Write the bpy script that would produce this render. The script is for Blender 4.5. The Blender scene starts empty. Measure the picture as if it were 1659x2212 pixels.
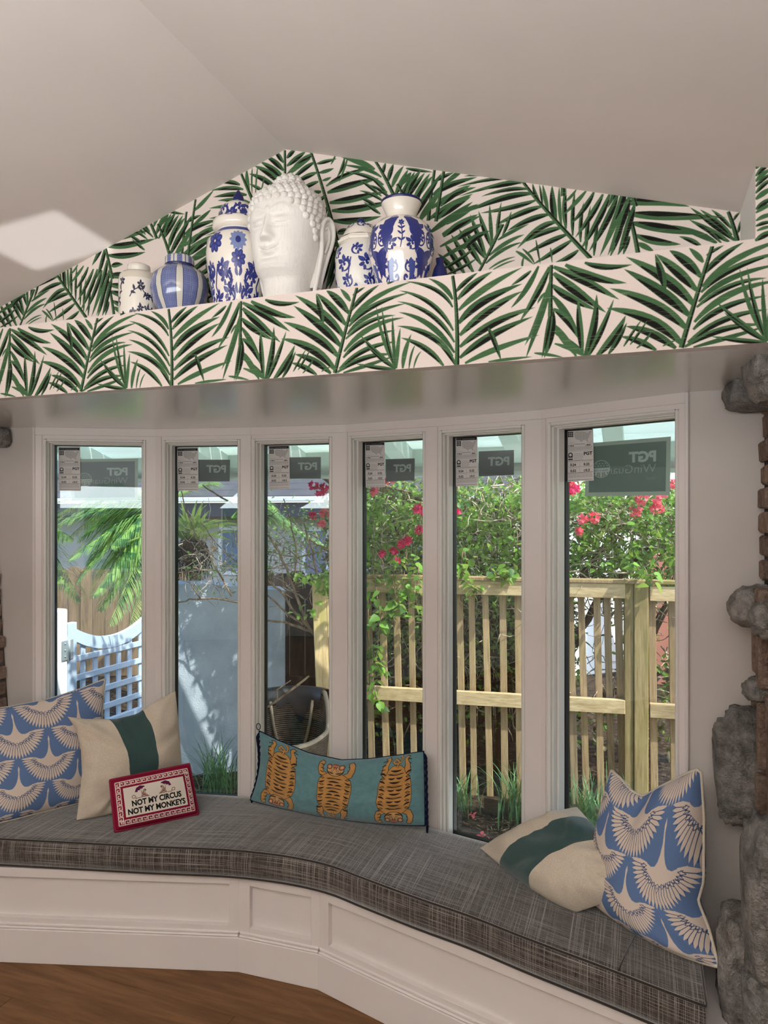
import bpy, math, random
import numpy as np
from mathutils import Vector as V, Matrix, noise as mnoise
random.seed(7)
R_ = math.radians
sc = bpy.context.scene
COL = sc.collection
# ------------------------------------------------------------------ camera
IW, IH, FPX = 1659, 2212, 1533.0
TH = R_(20.0)
CS, SN = math.cos(TH), math.sin(TH)
EYE = V((0, 0, 1.7))
cam_d = bpy.data.cameras.new('camera')
cam = bpy.data.objects.new('camera', cam_d)
COL.objects.link(cam)
cam.location = EYE
cam.rotation_euler = (math.pi / 2, 0, TH)
cam_d.sensor_fit = 'VERTICAL'
cam_d.sensor_height = 36.0
cam_d.lens = FPX / IH * 36.0
cam_d.clip_start = 0.02
cam_d.clip_end = 200
sc.camera = cam
# ------------------------------------------------------------------ world and light
sc.view_settings.view_transform = 'Standard'
sc.view_settings.look = 'None'
sc.view_settings.exposure = 0.0
sc.view_settings.gamma = 1.0
sc.view_settings.use_curve_mapping = False
sc.cycles.use_light_tree = False
sc.cycles.max_bounces = 8
sc.cycles.transparent_max_bounces = 16
sc.cycles.sample_clamp_indirect = 6.0
world = bpy.data.worlds.new('sky')
sc.world = world
world.use_nodes = True
wn = world.node_tree.nodes
wn.clear()
w_out = wn.new('ShaderNodeOutputWorld')
w_bg = wn.new('ShaderNodeBackground')
w_sky = wn.new('ShaderNodeTexSky')
w_sky.sky_type = 'NISHITA'
w_sky.sun_disc = False
w_sky.sun_elevation = R_(48)
w_sky.sun_rotation = R_(100)
w_sky.air_density = 1.0
w_sky.dust_density = 1.5
w_bg.inputs['Strength'].default_value = 0.52
world.node_tree.links.new(w_sky.outputs[0], w_bg.inputs['Color'])
world.node_tree.links.new(w_bg.outputs[0], w_out.inputs['Surface'])


def lamp(name, kind, loc, target, energy, color=(1, 1, 1), **kw):
    d = bpy.data.lights.new(name, kind)
    o = bpy.data.objects.new(name, d)
    COL.objects.link(o)
    o.location = loc
    o.rotation_euler = (V(target) - V(loc)).to_track_quat('-Z', 'Y').to_euler()
    d.energy = energy
    d.color = color
    for k, v in kw.items():
        setattr(d, k, v)
    return o


# high sun from the right, running almost along the house wall into the garden
SUN_DIR = V((-0.60, 0.20, -0.78)).normalized()          # direction the light travels
lamp('sun', 'SUN', (6, 2, 9), V((6, 2, 9)) + SUN_DIR, 7.2, (1.0, 0.95, 0.86), angle=R_(0.6))
# unseen fill lamps added behind the camera to wash the ceiling and rear wall
lamp('ceiling_fill', 'AREA', (-0.8, -1.0, 1.85), (-0.8, -0.8, 3.2), 138, (0.95, 0.985, 1.0),
     shape='RECTANGLE', size=3.0, size_y=1.6)
lamp('rear_wall_fill', 'AREA', (-1.0, -1.9, 1.0), (-1.0, -3.5, 1.6), 28, (0.96, 0.985, 1.0),
     shape='RECTANGLE', size=3.0, size_y=1.2)
# fill lamp added under the eave, standing in for daylight bounced indoors
lamp('alcove_fill', 'AREA', (-1.25, 3.38, -0.02), (-1.2, 2.3, 2.07), 16, (0.94, 1.0, 0.95), shape='RECTANGLE', size=3.2, size_y=.7)
# narrow lamps added for reflected-sun sheets on the sloping ceiling and carved head
lamp('glint_beam', 'AREA', (-1.72, 0.10, 0.75), (-1.865, 1.83, 2.595), 0.13, (0.94, 0.97, 1.0), shape='RECTANGLE', size=.27, size_y=.225, spread=R_(1.0))
lamp('glint_beam', 'AREA', (-0.55, -0.35, 0.80), (-.955, 1.80, 2.468), 0.010, (0.94, 0.97, 1.0), shape='RECTANGLE', size=.155, size_y=.185, spread=R_(1.0))


# ------------------------------------------------------------------ picture rays -> places in the room
def ray(px, py):
    r = (px - IW / 2) / FPX
    return V((r * CS - SN, r * SN + CS, (IH / 2 - py) / FPX))


def W(px, py, t):
    return EYE + ray(px, py) * t


def onY(px, py, Y):
    d = ray(px, py)
    return EYE + d * (Y / d.y)


def onX(px, py, X):
    d = ray(px, py)
    return EYE + d * (X / d.x)


def onZ(px, py, z):
    d = ray(px, py)
    return EYE + d * ((z - EYE.z) / d.z)


# ------------------------------------------------------------------ mesh helpers
ORI = {}


class MB:
    def __init__(s):
        s.v, s.f, s.uv, s.mi, s.sm = [], [], [], [], []
        s.has_uv = False

    def add(s, vs, fs, uvs=None, mi=0, smooth=False):
        b = len(s.v)
        s.v.extend([tuple(p) for p in vs])
        for k, f in enumerate(fs):
            s.f.append(tuple(b + i for i in f))
            s.mi.append(mi)
            s.sm.append(smooth)
            if uvs is not None:
                s.uv.append([uvs[i] for i in f])
                s.has_uv = True
            else:
                s.uv.append([(0, 0)] * len(f))
        return s

    # box from a corner frame: o + a*x + b*y + c*z, chamfered
    def box(s, o, ex, ey, ez, ch=0.0, mi=0):
        o, ex, ey, ez = V(o), V(ex), V(ey), V(ez)
        if ex.cross(ey).dot(ez) < 0:
            o, ex = o + ex, -ex
        lx, ly, lz = ex.length, ey.length, ez.length
        ch = min(ch, lx * .45, ly * .45, lz * .45)
        if ch <= 0:
            vs = [o, o + ex, o + ex + ey, o + ey, o + ez, o + ex + ez, o + ex + ey + ez, o + ey + ez]
            fs = [(0, 3, 2, 1), (4, 5, 6, 7), (0, 1, 5, 4), (1, 2, 6, 5), (2, 3, 7, 6), (3, 0, 4, 7)]
            return s.add(vs, fs, mi=mi)
        ux, uy, uz = ex / lx, ey / ly, ez / lz
        vs = []
        idx = {}
        for i in (0, 1):
            for j in (0, 1):
                for k in (0, 1):
                    c = o + ex * i + ey * j + ez * k
                    sx, sy, sz = ux * (ch if not i else -ch), uy * (ch if not j else -ch), uz * (ch if not k else -ch)
                    idx[i, j, k] = len(vs)
                    vs += [c + sy + sz, c + sx + sz, c + sx + sy]   # on x face, y face, z face
        fs = []
        g = lambda i, j, k, a: idx[i, j, k] + a
        for i in (0, 1):
            q = [g(i, 0, 0, 0), g(i, 1, 0, 0), g(i, 1, 1, 0), g(i, 0, 1, 0)]
            fs.append(q if i else q[::-1])
            q = [g(0, i, 0, 1), g(0, i, 1, 1), g(1, i, 1, 1), g(1, i, 0, 1)]
            fs.append(q if i else q[::-1])
            q = [g(0, 0, i, 2), g(1, 0, i, 2), g(1, 1, i, 2), g(0, 1, i, 2)]
            fs.append(q if i else q[::-1])
        for i in (0, 1):
            for j in (0, 1):
                q = [g(i, j, 0, 0), g(i, j, 0, 1), g(i, j, 1, 1), g(i, j, 1, 0)]
                fs.append(q[::-1] if (i == j) else q)
                q = [g(i, 0, j, 0), g(i, 0, j, 2), g(i, 1, j, 2), g(i, 1, j, 0)]
                fs.append(q if (i == j) else q[::-1])
                q = [g(0, i, j, 1), g(0, i, j, 2), g(1, i, j, 2), g(1, i, j, 1)]
                fs.append(q[::-1] if (i == j) else q)
        for i in (0, 1):
            for j in (0, 1):
                for k in (0, 1):
                    t = [g(i, j, k, 0), g(i, j, k, 1), g(i, j, k, 2)]
                    fs.append(t if (i + j + k) % 2 else t[::-1])
        return s.add(vs, fs, mi=mi)

    def wbox(s, x0, x1, y0, y1, z0, z1, ch=0.0, mi=0):
        return s.box((x0, y0, z0), (x1 - x0, 0, 0), (0, y1 - y0, 0), (0, 0, z1 - z0), ch, mi)

    # prism: polygon (list of 3d points) extruded by vector
    def prism(s, poly, ext, mi=0):
        poly = [V(p) for p in poly]
        ext = V(ext)
        n = V((0, 0, 0))
        for i in range(len(poly)):
            n += (poly[i] - poly[0]).cross(poly[(i + 1) % len(poly)] - poly[0])
        if n.dot(ext) > 0:
            poly = poly[::-1]
        k = len(poly)
        vs = poly + [p + ext for p in poly]
        fs = [tuple(range(k)), tuple(range(2 * k - 1, k - 1, -1))]
        for i in range(k):
            j = (i + 1) % k
            fs.append((j, i, k + i, k + j))
        return s.add(vs, fs, mi=mi)

    # tube along points with radii
    def tube(s, pts, rad, n=6, mi=0, cap=True, smooth=True, flat=1.0):
        pts = [V(p) for p in pts]
        m = len(pts)
        rs = rad if hasattr(rad, '__len__') else [rad] * m
        vs, fs = [], []
        up = V((0.13, 0.21, 0.97))
        prev = None
        for i, p in enumerate(pts):
            d = (pts[min(i + 1, m - 1)] - pts[max(i - 1, 0)])
            d = d.normalized() if d.length > 1e-9 else V((0, 0, 1))
            if prev is None:
                a = d.cross(up if abs(d.dot(up)) < .95 else V((1, 0, 0))).normalized()
            else:
                a = (prev - d * prev.dot(d))
                a = a.normalized() if a.length > 1e-6 else d.orthogonal().normalized()
            prev = a
            b = d.cross(a)
            for k in range(n):
                an = 2 * math.pi * k / n
                vs.append(p + (a * math.cos(an) + b * math.sin(an) * flat) * rs[i])
        for i in range(m - 1):
            for k in range(n):
                k2 = (k + 1) % n
                fs.append((i * n + k, i * n + k2, (i + 1) * n + k2, (i + 1) * n + k))
        if cap:
            fs.append(tuple(range(n))[::-1])
            fs.append(tuple((m - 1) * n + k for k in range(n)))
        return s.add(vs, fs, mi=mi, smooth=smooth)

    # revolve profile (r, z) about vertical axis at base point
    def lathe(s, base, prof, n=48, mi=0, uvz=None, a0=0.0, smooth=True):
        base = V(base)
        vs, fs, uv = [], [], []
        m = len(prof)
        L = [0]
        for i in range(1, m):
            L.append(L[-1] + math.hypot(prof[i][0] - prof[i - 1][0], prof[i][1] - prof[i - 1][1]))
        for i, (r, z) in enumerate(prof):
            for k in range(n + 1):
                an = 2 * math.pi * k / n + a0
                vs.append(base + V((math.cos(an) * r, math.sin(an) * r, z)))
                uv.append((k / n, L[i] / L[-1]))
        for i in range(m - 1):
            for k in range(n):
                a = i * (n + 1) + k
                fs.append((a, a + 1, a + n + 2, a + n + 1))
        return s.add(vs, fs, uvs=uv, mi=mi, smooth=smooth)

    def grid(s, P, uv=None, mi=0, smooth=True, flip=False):
        m, n = len(P), len(P[0])
        vs = [p for row in P for p in row]
        fs = []
        for i in range(m - 1):
            for j in range(n - 1):
                a = i * n + j
                q = (a, a + 1, a + n + 1, a + n)
                fs.append(q[::-1] if flip else q)
        uvs = None if uv is None else [p for row in uv for p in row]
        return s.add(vs, fs, uvs=uvs, mi=mi, smooth=smooth)


def origin(p):
    return ORI.get(p.name, V((0, 0, 0))) if p else V((0, 0, 0))


def obj(name, mb, mats, parent=None, loc=None):
    """link one mesh object; vertices are given in world coordinates; loc = its own base point"""
    po = origin(parent)
    lo = V(loc) if loc is not None else po
    me = bpy.data.meshes.new(name)
    me.from_pydata([(p[0] - lo[0], p[1] - lo[1], p[2] - lo[2]) for p in mb.v], [], mb.f)
    if not isinstance(mats, (list, tuple)):
        mats = [mats]
    for m in mats:
        me.materials.append(m)
    n = len(mb.f)
    me.polygons.foreach_set('material_index', mb.mi)
    me.polygons.foreach_set('use_smooth', mb.sm)
    if mb.has_uv:
        ul = me.uv_layers.new(name='UVMap')
        flat = [c for fu in mb.uv for u in fu for c in u]
        ul.data.foreach_set('uv', flat)
    me.update()
    o = bpy.data.objects.new(name, me)
    COL.objects.link(o)
    if parent is not None:
        o.parent = parent
    o.location = lo - po
    ORI[o.name] = lo
    return o


def inst(name, src, loc, parent=None, rot=None, scale=None):
    """another object sharing the mesh of src; loc in world coordinates"""
    o = bpy.data.objects.new(name, src.data)
    COL.objects.link(o)
    if parent is not None:
        o.parent = parent
    o.location = V(loc) - origin(parent)
    if rot is not None:
        o.rotation_euler = rot
    if scale is not None:
        o.scale = scale
    ORI[o.name] = V(loc)
    return o


def tag(o, label, cat, group=None, kind=None):
    o['label'] = label
    if cat:
        o['category'] = cat
    if group:
        o['group'] = group
    if kind:
        o['kind'] = kind
    return o


def thing(name, label, cat, loc, group=None):
    o = bpy.data.objects.new(name, None)
    COL.objects.link(o)
    o.empty_display_size = 0.05
    o.location = V(loc)
    ORI[o.name] = V(loc)
    return tag(o, label, cat, group)


def struct(name, mb, mats, label=None):
    o = obj(name, mb, mats)
    o['kind'] = 'structure'
    if label:
        o['label'] = label
    return o


def subsurf(o, lv=2):
    m = o.modifiers.new('smooth', 'SUBSURF')
    m.levels = lv
    m.render_levels = lv
    for p in o.data.polygons:
        p.use_smooth = True
    return o


# ------------------------------------------------------------------ material helpers
def srgb(r, g, b):
    f = lambda c: (c / 255 / 12.92) if c / 255 <= .04045 else ((c / 255 + .055) / 1.055) ** 2.4
    return (f(r), f(g), f(b), 1)


class M:
    """small node builder around a principled material"""
    def __init__(s, name, col=(0.8, 0.8, 0.8, 1), rough=0.5, spec=0.5, metal=0.0):
        s.m = bpy.data.materials.new(name)
        s.m.use_nodes = True
        s.n, s.l = s.m.node_tree.nodes, s.m.node_tree.links
        s.b = s.n['Principled BSDF']
        s.out = s.n['Material Output']
        s.b.inputs['Base Color'].default_value = col
        s.b.inputs['Roughness'].default_value = rough
        s.b.inputs['Specular IOR Level'].default_value = spec
        s.b.inputs['Metallic'].default_value = metal

    def nd(s, t, ins=None, **kw):
        x = s.n.new('ShaderNode' + t)
        for k, v in kw.items():
            setattr(x, k, v)
        for k, v in (ins or {}).items():
            if hasattr(v, 'is_output') or isinstance(v, bpy.types.NodeSocket):
                s.l.new(v, x.inputs[k])
            else:
                x.inputs[k].default_value = v
        return x

    def coord(s, kind='Object', scale=(1, 1, 1), rot=(0, 0, 0)):
        tc = s.nd('TexCoord')
        mp = s.nd('Mapping', {'Vector': tc.outputs[kind], 'Scale': scale, 'Rotation': rot})
        return mp.outputs[0]

    def noise(s, vec, scale=5, detail=3, rough=.5, dist=0):
        x = s.nd('TexNoise', {'Scale': scale, 'Detail': detail, 'Roughness': rough, 'Distortion': dist})
        if vec is not None:
            s.l.new(vec, x.inputs['Vector'])
        return x.outputs['Fac']

    def ramp(s, fac, stops):
        x = s.nd('ValToRGB', {'Fac': fac})
        e = x.color_ramp.elements
        while len(e) < len(stops):
            e.new(0.5)
        for i, (p, c) in enumerate(stops):
            e[i].position = p
            e[i].color = c if hasattr(c, '__len__') else (c, c, c, 1)
        return x.outputs['Color']

    def mix(s, a, b, fac, mode='MIX'):
        x = s.nd('Mix', data_type='RGBA', blend_type=mode)
        for k, v in ((0, fac), (6, a), (7, b)):
            if isinstance(v, bpy.types.NodeSocket):
                s.l.new(v, x.inputs[k])
            else:
                x.inputs[k].default_value = v
        return x.outputs[2]

    def col(s, sock):
        s.l.new(sock, s.b.inputs['Base Color'])
        return s

    def bump(s, h, strength=.3, dist=.01):
        x = s.nd('Bump', {'Height': h, 'Strength': strength, 'Distance': dist})
        s.l.new(x.outputs[0], s.b.inputs['Normal'])
        return s

    def rnd(s, amount=.15):
        """per object brightness variation"""
        oi = s.nd('ObjectInfo')
        return oi.outputs['Random']


def paint(name, col, rough=.5, var=.04, bump=.05, bscale=220, spec=.4):
    k = M(name, col, rough, spec)
    v = k.coord('Object')
    n1 = k.noise(v, 3.5, 3)
    dark = tuple(c * (1 - var * 2) for c in col[:3]) + (1,)
    k.col(k.ramp(n1, [(.3, dark), (.7, col)]))
    if bump:
        k.bump(k.noise(v, bscale, 2), bump, .002)
    return k.m


def wood(name, c1, c2, axis='Z', scale=1.0, rough=.6, green=None, rnd=.35, knots=True):
    k = M(name, c1, rough, .25)
    st = {'X': (1.2, 14, 14), 'Y': (14, 1.2, 14), 'Z': (14, 14, 1.2)}[axis]
    v = k.coord('Object', tuple(a * scale for a in st))
    oi = k.nd('ObjectInfo')
    off = k.nd('VectorMath', {0: v, 1: (0, 0, 0)}, operation='ADD')
    sh = k.nd('Math', {0: oi.outputs['Random'], 1: 37.0}, operation='MULTIPLY')
    cmb = k.nd('CombineXYZ', {0: sh.outputs[0], 1: sh.outputs[0], 2: sh.outputs[0]})
    k.l.new(cmb.outputs[0], off.inputs[1])
    vv = off.outputs[0]
    n1 = k.noise(vv, 1.0, 5, .65, .6)
    c = k.ramp(n1, [(.3, c2), (.5, c1), (.72, c2)])
    n2 = k.noise(vv, 6, 4, .7)
    c = k.mix(c, k.ramp(n2, [(.35, (.55, .5, .45, 1)), (.6, (1, 1, 1, 1))]), .55, 'MULTIPLY')
    if green is not None:
        n3 = k.noise(k.coord('Object', (6, 6, 2.2)), 1.3, 3)
        c = k.mix(c, green, k.ramp(n3, [(.5, 0.0), (.68, .7)]))
    mul = k.nd('Math', {0: oi.outputs['Random'], 1: rnd}, operation='MULTIPLY')
    mul2 = k.nd('Math', {0: 1.0 + rnd * .3, 1: mul.outputs[0]}, operation='SUBTRACT')
    cc = k.nd('CombineXYZ', {0: mul2.outputs[0], 1: mul2.outputs[0], 2: mul2.outputs[0]})
    c = k.mix(c, cc.outputs[0], 1.0, 'MULTIPLY')
    k.col(c)
    k.bump(n2, .35, .004)
    return k.m
# ------------------------------------------------------------------ room shell
RX, RZ, SL, SRT = -1.065, 2.852, 0.318, 0.2985      # ridge place, height and the two roof slopes
YF, YB = 1.755, 2.012                                # fascia plane, back of the display niche
ZS, ZT = 2.073, 2.304                                # alcove ceiling, top of the fascia
XL, XR, XW, XE = -2.70, 0.28, -3.4, 1.4              # alcove sides, room sides
YBACK, YREAR = 2.405, -3.5


def zc(x):
    return RZ - (SL * (RX - x) if x < RX else SRT * (x - RX))


m_ceil = paint('ceiling_paint', srgb(226, 216, 209), .75, .02, .12, 60, .2)
m_white = paint('white_satin_paint', srgb(232, 224, 221), .38, .02, .04, 160)
m_wall = paint('white_wall_paint', srgb(214, 207, 202), .55, .03, .1, 90)
m_soff = paint('soffit_paint', srgb(228, 227, 222), .42, .03, .08, 40)
m_black = M('black_gasket', srgb(10, 10, 11), .5).m

mb = MB()
T = .1
mb.prism([(XW - .1, YREAR - .1, zc(XW - .1)), (RX, YREAR - .1, RZ), (RX, YREAR - .1, RZ + T), (XW - .1, YREAR - .1, zc(XW - .1) + T)], (0, YB - YREAR + .2, 0))
mb.prism([(RX, YREAR - .1, RZ), (XE + .1, YREAR - .1, zc(XE + .1)), (XE + .1, YREAR - .1, zc(XE + .1) + T), (RX, YREAR - .1, RZ + T)], (0, YB - YREAR + .2, 0))
struct('ceiling', mb, m_ceil)
mb = MB()
mb.wbox(XL - .3, XR + .3, YF + .0401, 2.95, ZS, ZS + .2)
k = M('gloss_soffit_paint', srgb(228, 227, 222), .24, .6)
k.b.inputs['Coat Weight'].default_value = .8
k.b.inputs['Coat Roughness'].default_value = .20
k.bump(k.noise(k.coord('Object'), 30, 2), .04, .002)
struct('ceiling_alcove', mb, k.m)

# walls of the room behind and beside the camera
mb = MB()
mb.prism([(XW - .1, YREAR, 0), (XW, YREAR, 0), (XW, YREAR, zc(XW)), (XW - .1, YREAR, zc(XW - .1))], (0, YF - YREAR, 0))
struct('wall_room_left', mb, m_wall)
mb = MB()
mb.prism([(XE, YREAR, 0), (XE + .1, YREAR, 0), (XE + .1, YREAR, zc(XE + .1)), (XE, YREAR, zc(XE))], (0, YF - YREAR, 0))
struct('wall_room_right', mb, m_wall)
# rear wall with arched windows
ARCH = [(-2.45, .36), (-.62, .36), (.62, .30)]           # centre, half width
AZ0, AZ1 = .95, 1.75


def arch_wall(mb, y, th):
    x = XW
    for c, hw in ARCH:
        mb.wbox(x, c - hw, y - th, y, 0, 2.12)
        mb.wbox(c - hw, c + hw, y - th, y, 0, AZ0)
        n = 10
        for i in range(n):
            a0, a1 = math.pi * i / n, math.pi * (i + 1) / n
            p = [(c - hw * math.cos(a), AZ1 + hw * math.sin(a)) for a in (a0, a1)]
            mb.prism([(p[0][0], y, p[0][1]), (p[1][0], y, p[1][1]), (p[1][0], y, 2.12), (p[0][0], y, 2.12)], (0, -th, 0))
        x = c + hw
    mb.wbox(x, XE, y - th, y, 0, 2.12)


mb = MB()
arch_wall(mb, YREAR, .12)
mb.prism([(XW, YREAR, 2.12), (XE, YREAR, 2.12), (XE, YREAR, zc(XE)), (RX, YREAR, RZ), (XW, YREAR, 2.121)], (0, -.12, 0))
struct('wall_rear', mb, m_wall)

# fascia and upper right wall carry the palm wallpaper (printed further down)
mb = MB()
FA_P = [(XW, ZS), (XE, ZS), (XE, zc(XE)), (.77, ZT), (.235, zc(.235)), (.235, ZT), (-2.79, ZT), (XW, zc(XW))]
WPF = (-2.35, .75, 2.05, 2.60)      # printed area of the fascia wall: x0 x1 z0 z1
WPN = (-2.85, .30, 2.27, 2.89)      # printed area of the niche back wall


def sheet(mb, poly, y, thick, wp):
    vs = [V((x, y, z)) for x, z in poly]
    k = len(vs)
    uv = [((x - wp[0]) / (wp[1] - wp[0]), (z - wp[2]) / (wp[3] - wp[2])) for x, z in poly]
    mb.add(vs, [tuple(range(k))], uvs=uv, mi=0)
    vb = vs + [p + V((0, thick, 0)) for p in vs]
    fs = [tuple(range(2 * k - 1, k - 1, -1))]
    for i in range(k):
        j = (i + 1) % k
        fs.append((j, i, k + i, k + j))
    mb.add(vb, fs, uvs=[(0, 0)] * (2 * k), mi=1)


FASCIA_MB, NICHE_MB = MB(), MB()
sheet(FASCIA_MB, [(XW, ZS), (.235, ZS), (.235, ZT), (-2.79, ZT), (XW, zc(XW))], YF, .04, WPF)
sheet(FASCIA_MB, [(.235, ZS), (XE, ZS), (XE, zc(XE)), (.77, ZT), (.235, zc(.235))], YF, .04, WPF)
sheet(NICHE_MB, [(-2.80, ZT - .03), (.235, ZT - .03), (.235, zc(.235)), (RX, RZ), (-2.80, zc(-2.80))], YB, .05, WPN)
mb = MB()
mb.wbox(-2.79, .26, YF + .04, YB, ZT - .03, ZT - .004)
struct('trim_1', mb, m_white)
mb = MB()
mb.prism([(.235, YF + .0401, ZT - .03), (.275, YF + .0401, ZT - .03), (.275, YF + .0401, zc(.275)), (.235, YF + .0401, zc(.235))], (0, YB - YF - .04, 0))
struct('wall_niche_right', mb, m_soff)

# flat white panels either side of the bow window
mb = MB()
mb.wbox(XL - .05, -2.513, YBACK, YBACK + .1, 0, ZS)
struct('wall_alcove_left', mb, m_wall)
mb = MB()
mb.wbox(.131, XR + .2, YBACK - .008, YBACK + .1, 0, ZS)
struct('wall_alcove_right', mb, m_wall)

# ------------------------------------------------------------------ bow window: six tall fixed panes
BP = [(-2.511, 2.41), (-2.058, 2.651), (-1.628, 2.742), (-1.185, 2.785), (-.771, 2.720), (-.345, 2.631), (.128, 2.395)]
ZO0, ZO1 = .380, 2.023
ML, MR = .052, .058


class Facet:
    def __init__(s, i):
        a, b = BP[i], BP[i + 1]
        s.a = V((a[0], a[1], 0))
        d = V((b[0] - a[0], b[1] - a[1], 0))
        s.L = d.length
        s.e = d.normalized()
        s.n = V((-s.e.y, s.e.x, 0))

    def p(s, u, z, n):
        return s.a + s.e * u + s.n * n + V((0, 0, z))

    def hit(s, px, py, n):
        d = ray(px, py)
        o = s.a + s.n * n
        t = (o - EYE).dot(s.n) / d.dot(s.n)
        q = EYE + d * t
        return (q - s.a).dot(s.e), q.z

    def bar(s, mb, u0, u1, z0, z1, n0, n1, ch=0.0, mi=0):
        return mb.box(s.p(u0, z0, n0), s.e * (u1 - u0), s.n * (n1 - n0), V((0, 0, z1 - z0)), ch, mi)

    def ring(s, mb, u0, u1, z0, z1, w, n0, n1, ch=0.0):
        s.bar(mb, u0, u0 + w, z0, z1, n0, n1, ch)
        s.bar(mb, u1 - w, u1, z0, z1, n0, n1, ch)
        s.bar(mb, u0 + w, u1 - w, z1 - w, z1, n0, n1, ch)
        s.bar(mb, u0 + w, u1 - w, z0, z0 + w, n0, n1, ch)


FAC = [Facet(i) for i in range(6)]
for F, pl, pr in zip(FAC, (118, 378, 571, 783, 978, 1219), (309, 513, 711, 912, 1126, 1457)):
    F.ml = min(.07, max(.012, F.hit(pl, 1300, .068)[0] - .026))      # side margins of each opening
    F.mr = min(.07, max(.012, F.L - F.hit(pr, 1300, -.006)[0] - .012))

k = M('window_glass')
k.n.remove(k.b)
lw = k.nd('Fresnel', {'IOR': 1.5})
tr = k.nd('BsdfTransparent', {'Color': (.93, .965, .955, 1)})
gl = k.nd('BsdfGlossy', {'Color': (.9, .97, 1, 1), 'Roughness': 0.0})
mx = k.nd('MixShader', {0: lw.outputs[0]})
k.l.new(tr.outputs[0], mx.inputs[1])
k.l.new(gl.outputs[0], mx.inputs[2])
k.l.new(mx.outputs[0], k.out.inputs['Surface'])
m_glass = k.m

m_vinyl = paint('white_vinyl', srgb(236, 233, 228), .3, .01, 0)
WINOBJ = []
for i, F in enumerate(FAC):
    mb = MB()
    F.bar(mb, 0, F.ml, ZO0 - .03, ZS, 0, .1)
    F.bar(mb, F.L - F.mr, F.L, ZO0 - .03, ZS, 0, .1)
    F.bar(mb, F.ml, F.L - F.mr, ZO1, ZS, 0, .1)
    F.bar(mb, F.ml, F.L - F.mr, ZO0 - .03, ZO0, 0, .1)
    if i < 5:
        G = FAC[i + 1]
        c = F.p(F.L, ZO0 - .03, 0)
        mb.prism([c, c + F.n * .12, c + G.n * .12], (0, 0, ZS - ZO0 + .07))
    w = struct('window_%d' % (i + 1), mb, m_white)
    mb = MB()
    F.ring(mb, F.ml, F.L - F.mr, ZO0, ZO1, .012, -.006, .03, .004)
    F.ring(mb, F.ml + .012, F.L - F.mr - .012, ZO0 + .012, ZO1 - .012, .006, .008, .07, .003)
    F.ring(mb, F.ml + .018, F.L - F.mr - .018, ZO0 + .018, ZO1 - .014, .008, .03, .072, .003)
    obj('sash_frame', mb, m_vinyl, w)
    mb = MB()
    F.ring(mb, F.ml + .020, F.L - F.mr - .020, ZO0 + .02, ZO1 - .016, .008, .072, .100)
    obj('gasket', mb, m_black, w)
    mb = MB()
    F.bar(mb, F.ml + .026, F.L - F.mr - .026, ZO0 + .024, ZO1 - .020, .088, .092)
    obj('glass_pane', mb, m_glass, w)
    WINOBJ.append(w)

# mullion boards over the joints and the head boards
nt = 2
for i in range(7):
    mb = MB()
    if i < 6:
        FAC[i].bar(mb, 0, max(.006, FAC[i].ml - .006), ZO0 - .02, ZS - .036, -.005, .0)
    if i > 0:
        F = FAC[i - 1]
        F.bar(mb, F.L - max(.006, F.mr - .006), F.L, ZO0 - .02, ZS - .036, -.005, .0)
    struct('trim_%d' % nt, mb, m_white)
    nt += 1
for i in range(6):
    mb = MB()
    F = FAC[i]
    F.bar(mb, 0, F.L, ZS - .034, ZS, -.006, .0, .001)
    struct('trim_%d' % nt, mb, m_white)
    nt += 1

for xx, yy in ((-2.512, 2.404), (.1295, 2.391)):
    mb = MB()
    mb.wbox(xx - .006, xx + .006, yy - .006, yy + .012, ZO0 - .03, ZS, .003)
    struct('trim_%d' % nt, mb, m_white)
    nt += 1

# ------------------------------------------------------------------ floor: wide oak boards
m_oak = wood('oak_floor', srgb(136, 98, 62), srgb(102, 70, 42), 'X', .55, .42, rnd=.3)
mb = MB()
mb.wbox(XW - .1, XE + .1, YREAR - .1, 2.8, -.06, -.021)
fl = struct('floor', mb, M('subfloor', srgb(50, 36, 24), .9).m)
random.seed(4)
pw = .19
y = 1.89 - 28 * pw
row = 0
joints = {0: [-2.06, -.2], 1: [-3.1, -1.3, .5], 2: [-2.5, -.75, .9]}
while y < 2.35:
    xs = [XW + .01] + [j + random.uniform(-.02, .02) for j in joints[row % 3]] + [XE - .01]
    for a, b in zip(xs[:-1], xs[1:]):
        mb = MB()
        mb.wbox(a + .0006, b - .0006, y + .0006, y + pw - .0006, -.02, 0, .0012)
        obj('plank', mb, m_oak, fl, ((a + b) / 2, y + pw / 2, -.01))
    y += pw
    row += 1

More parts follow.
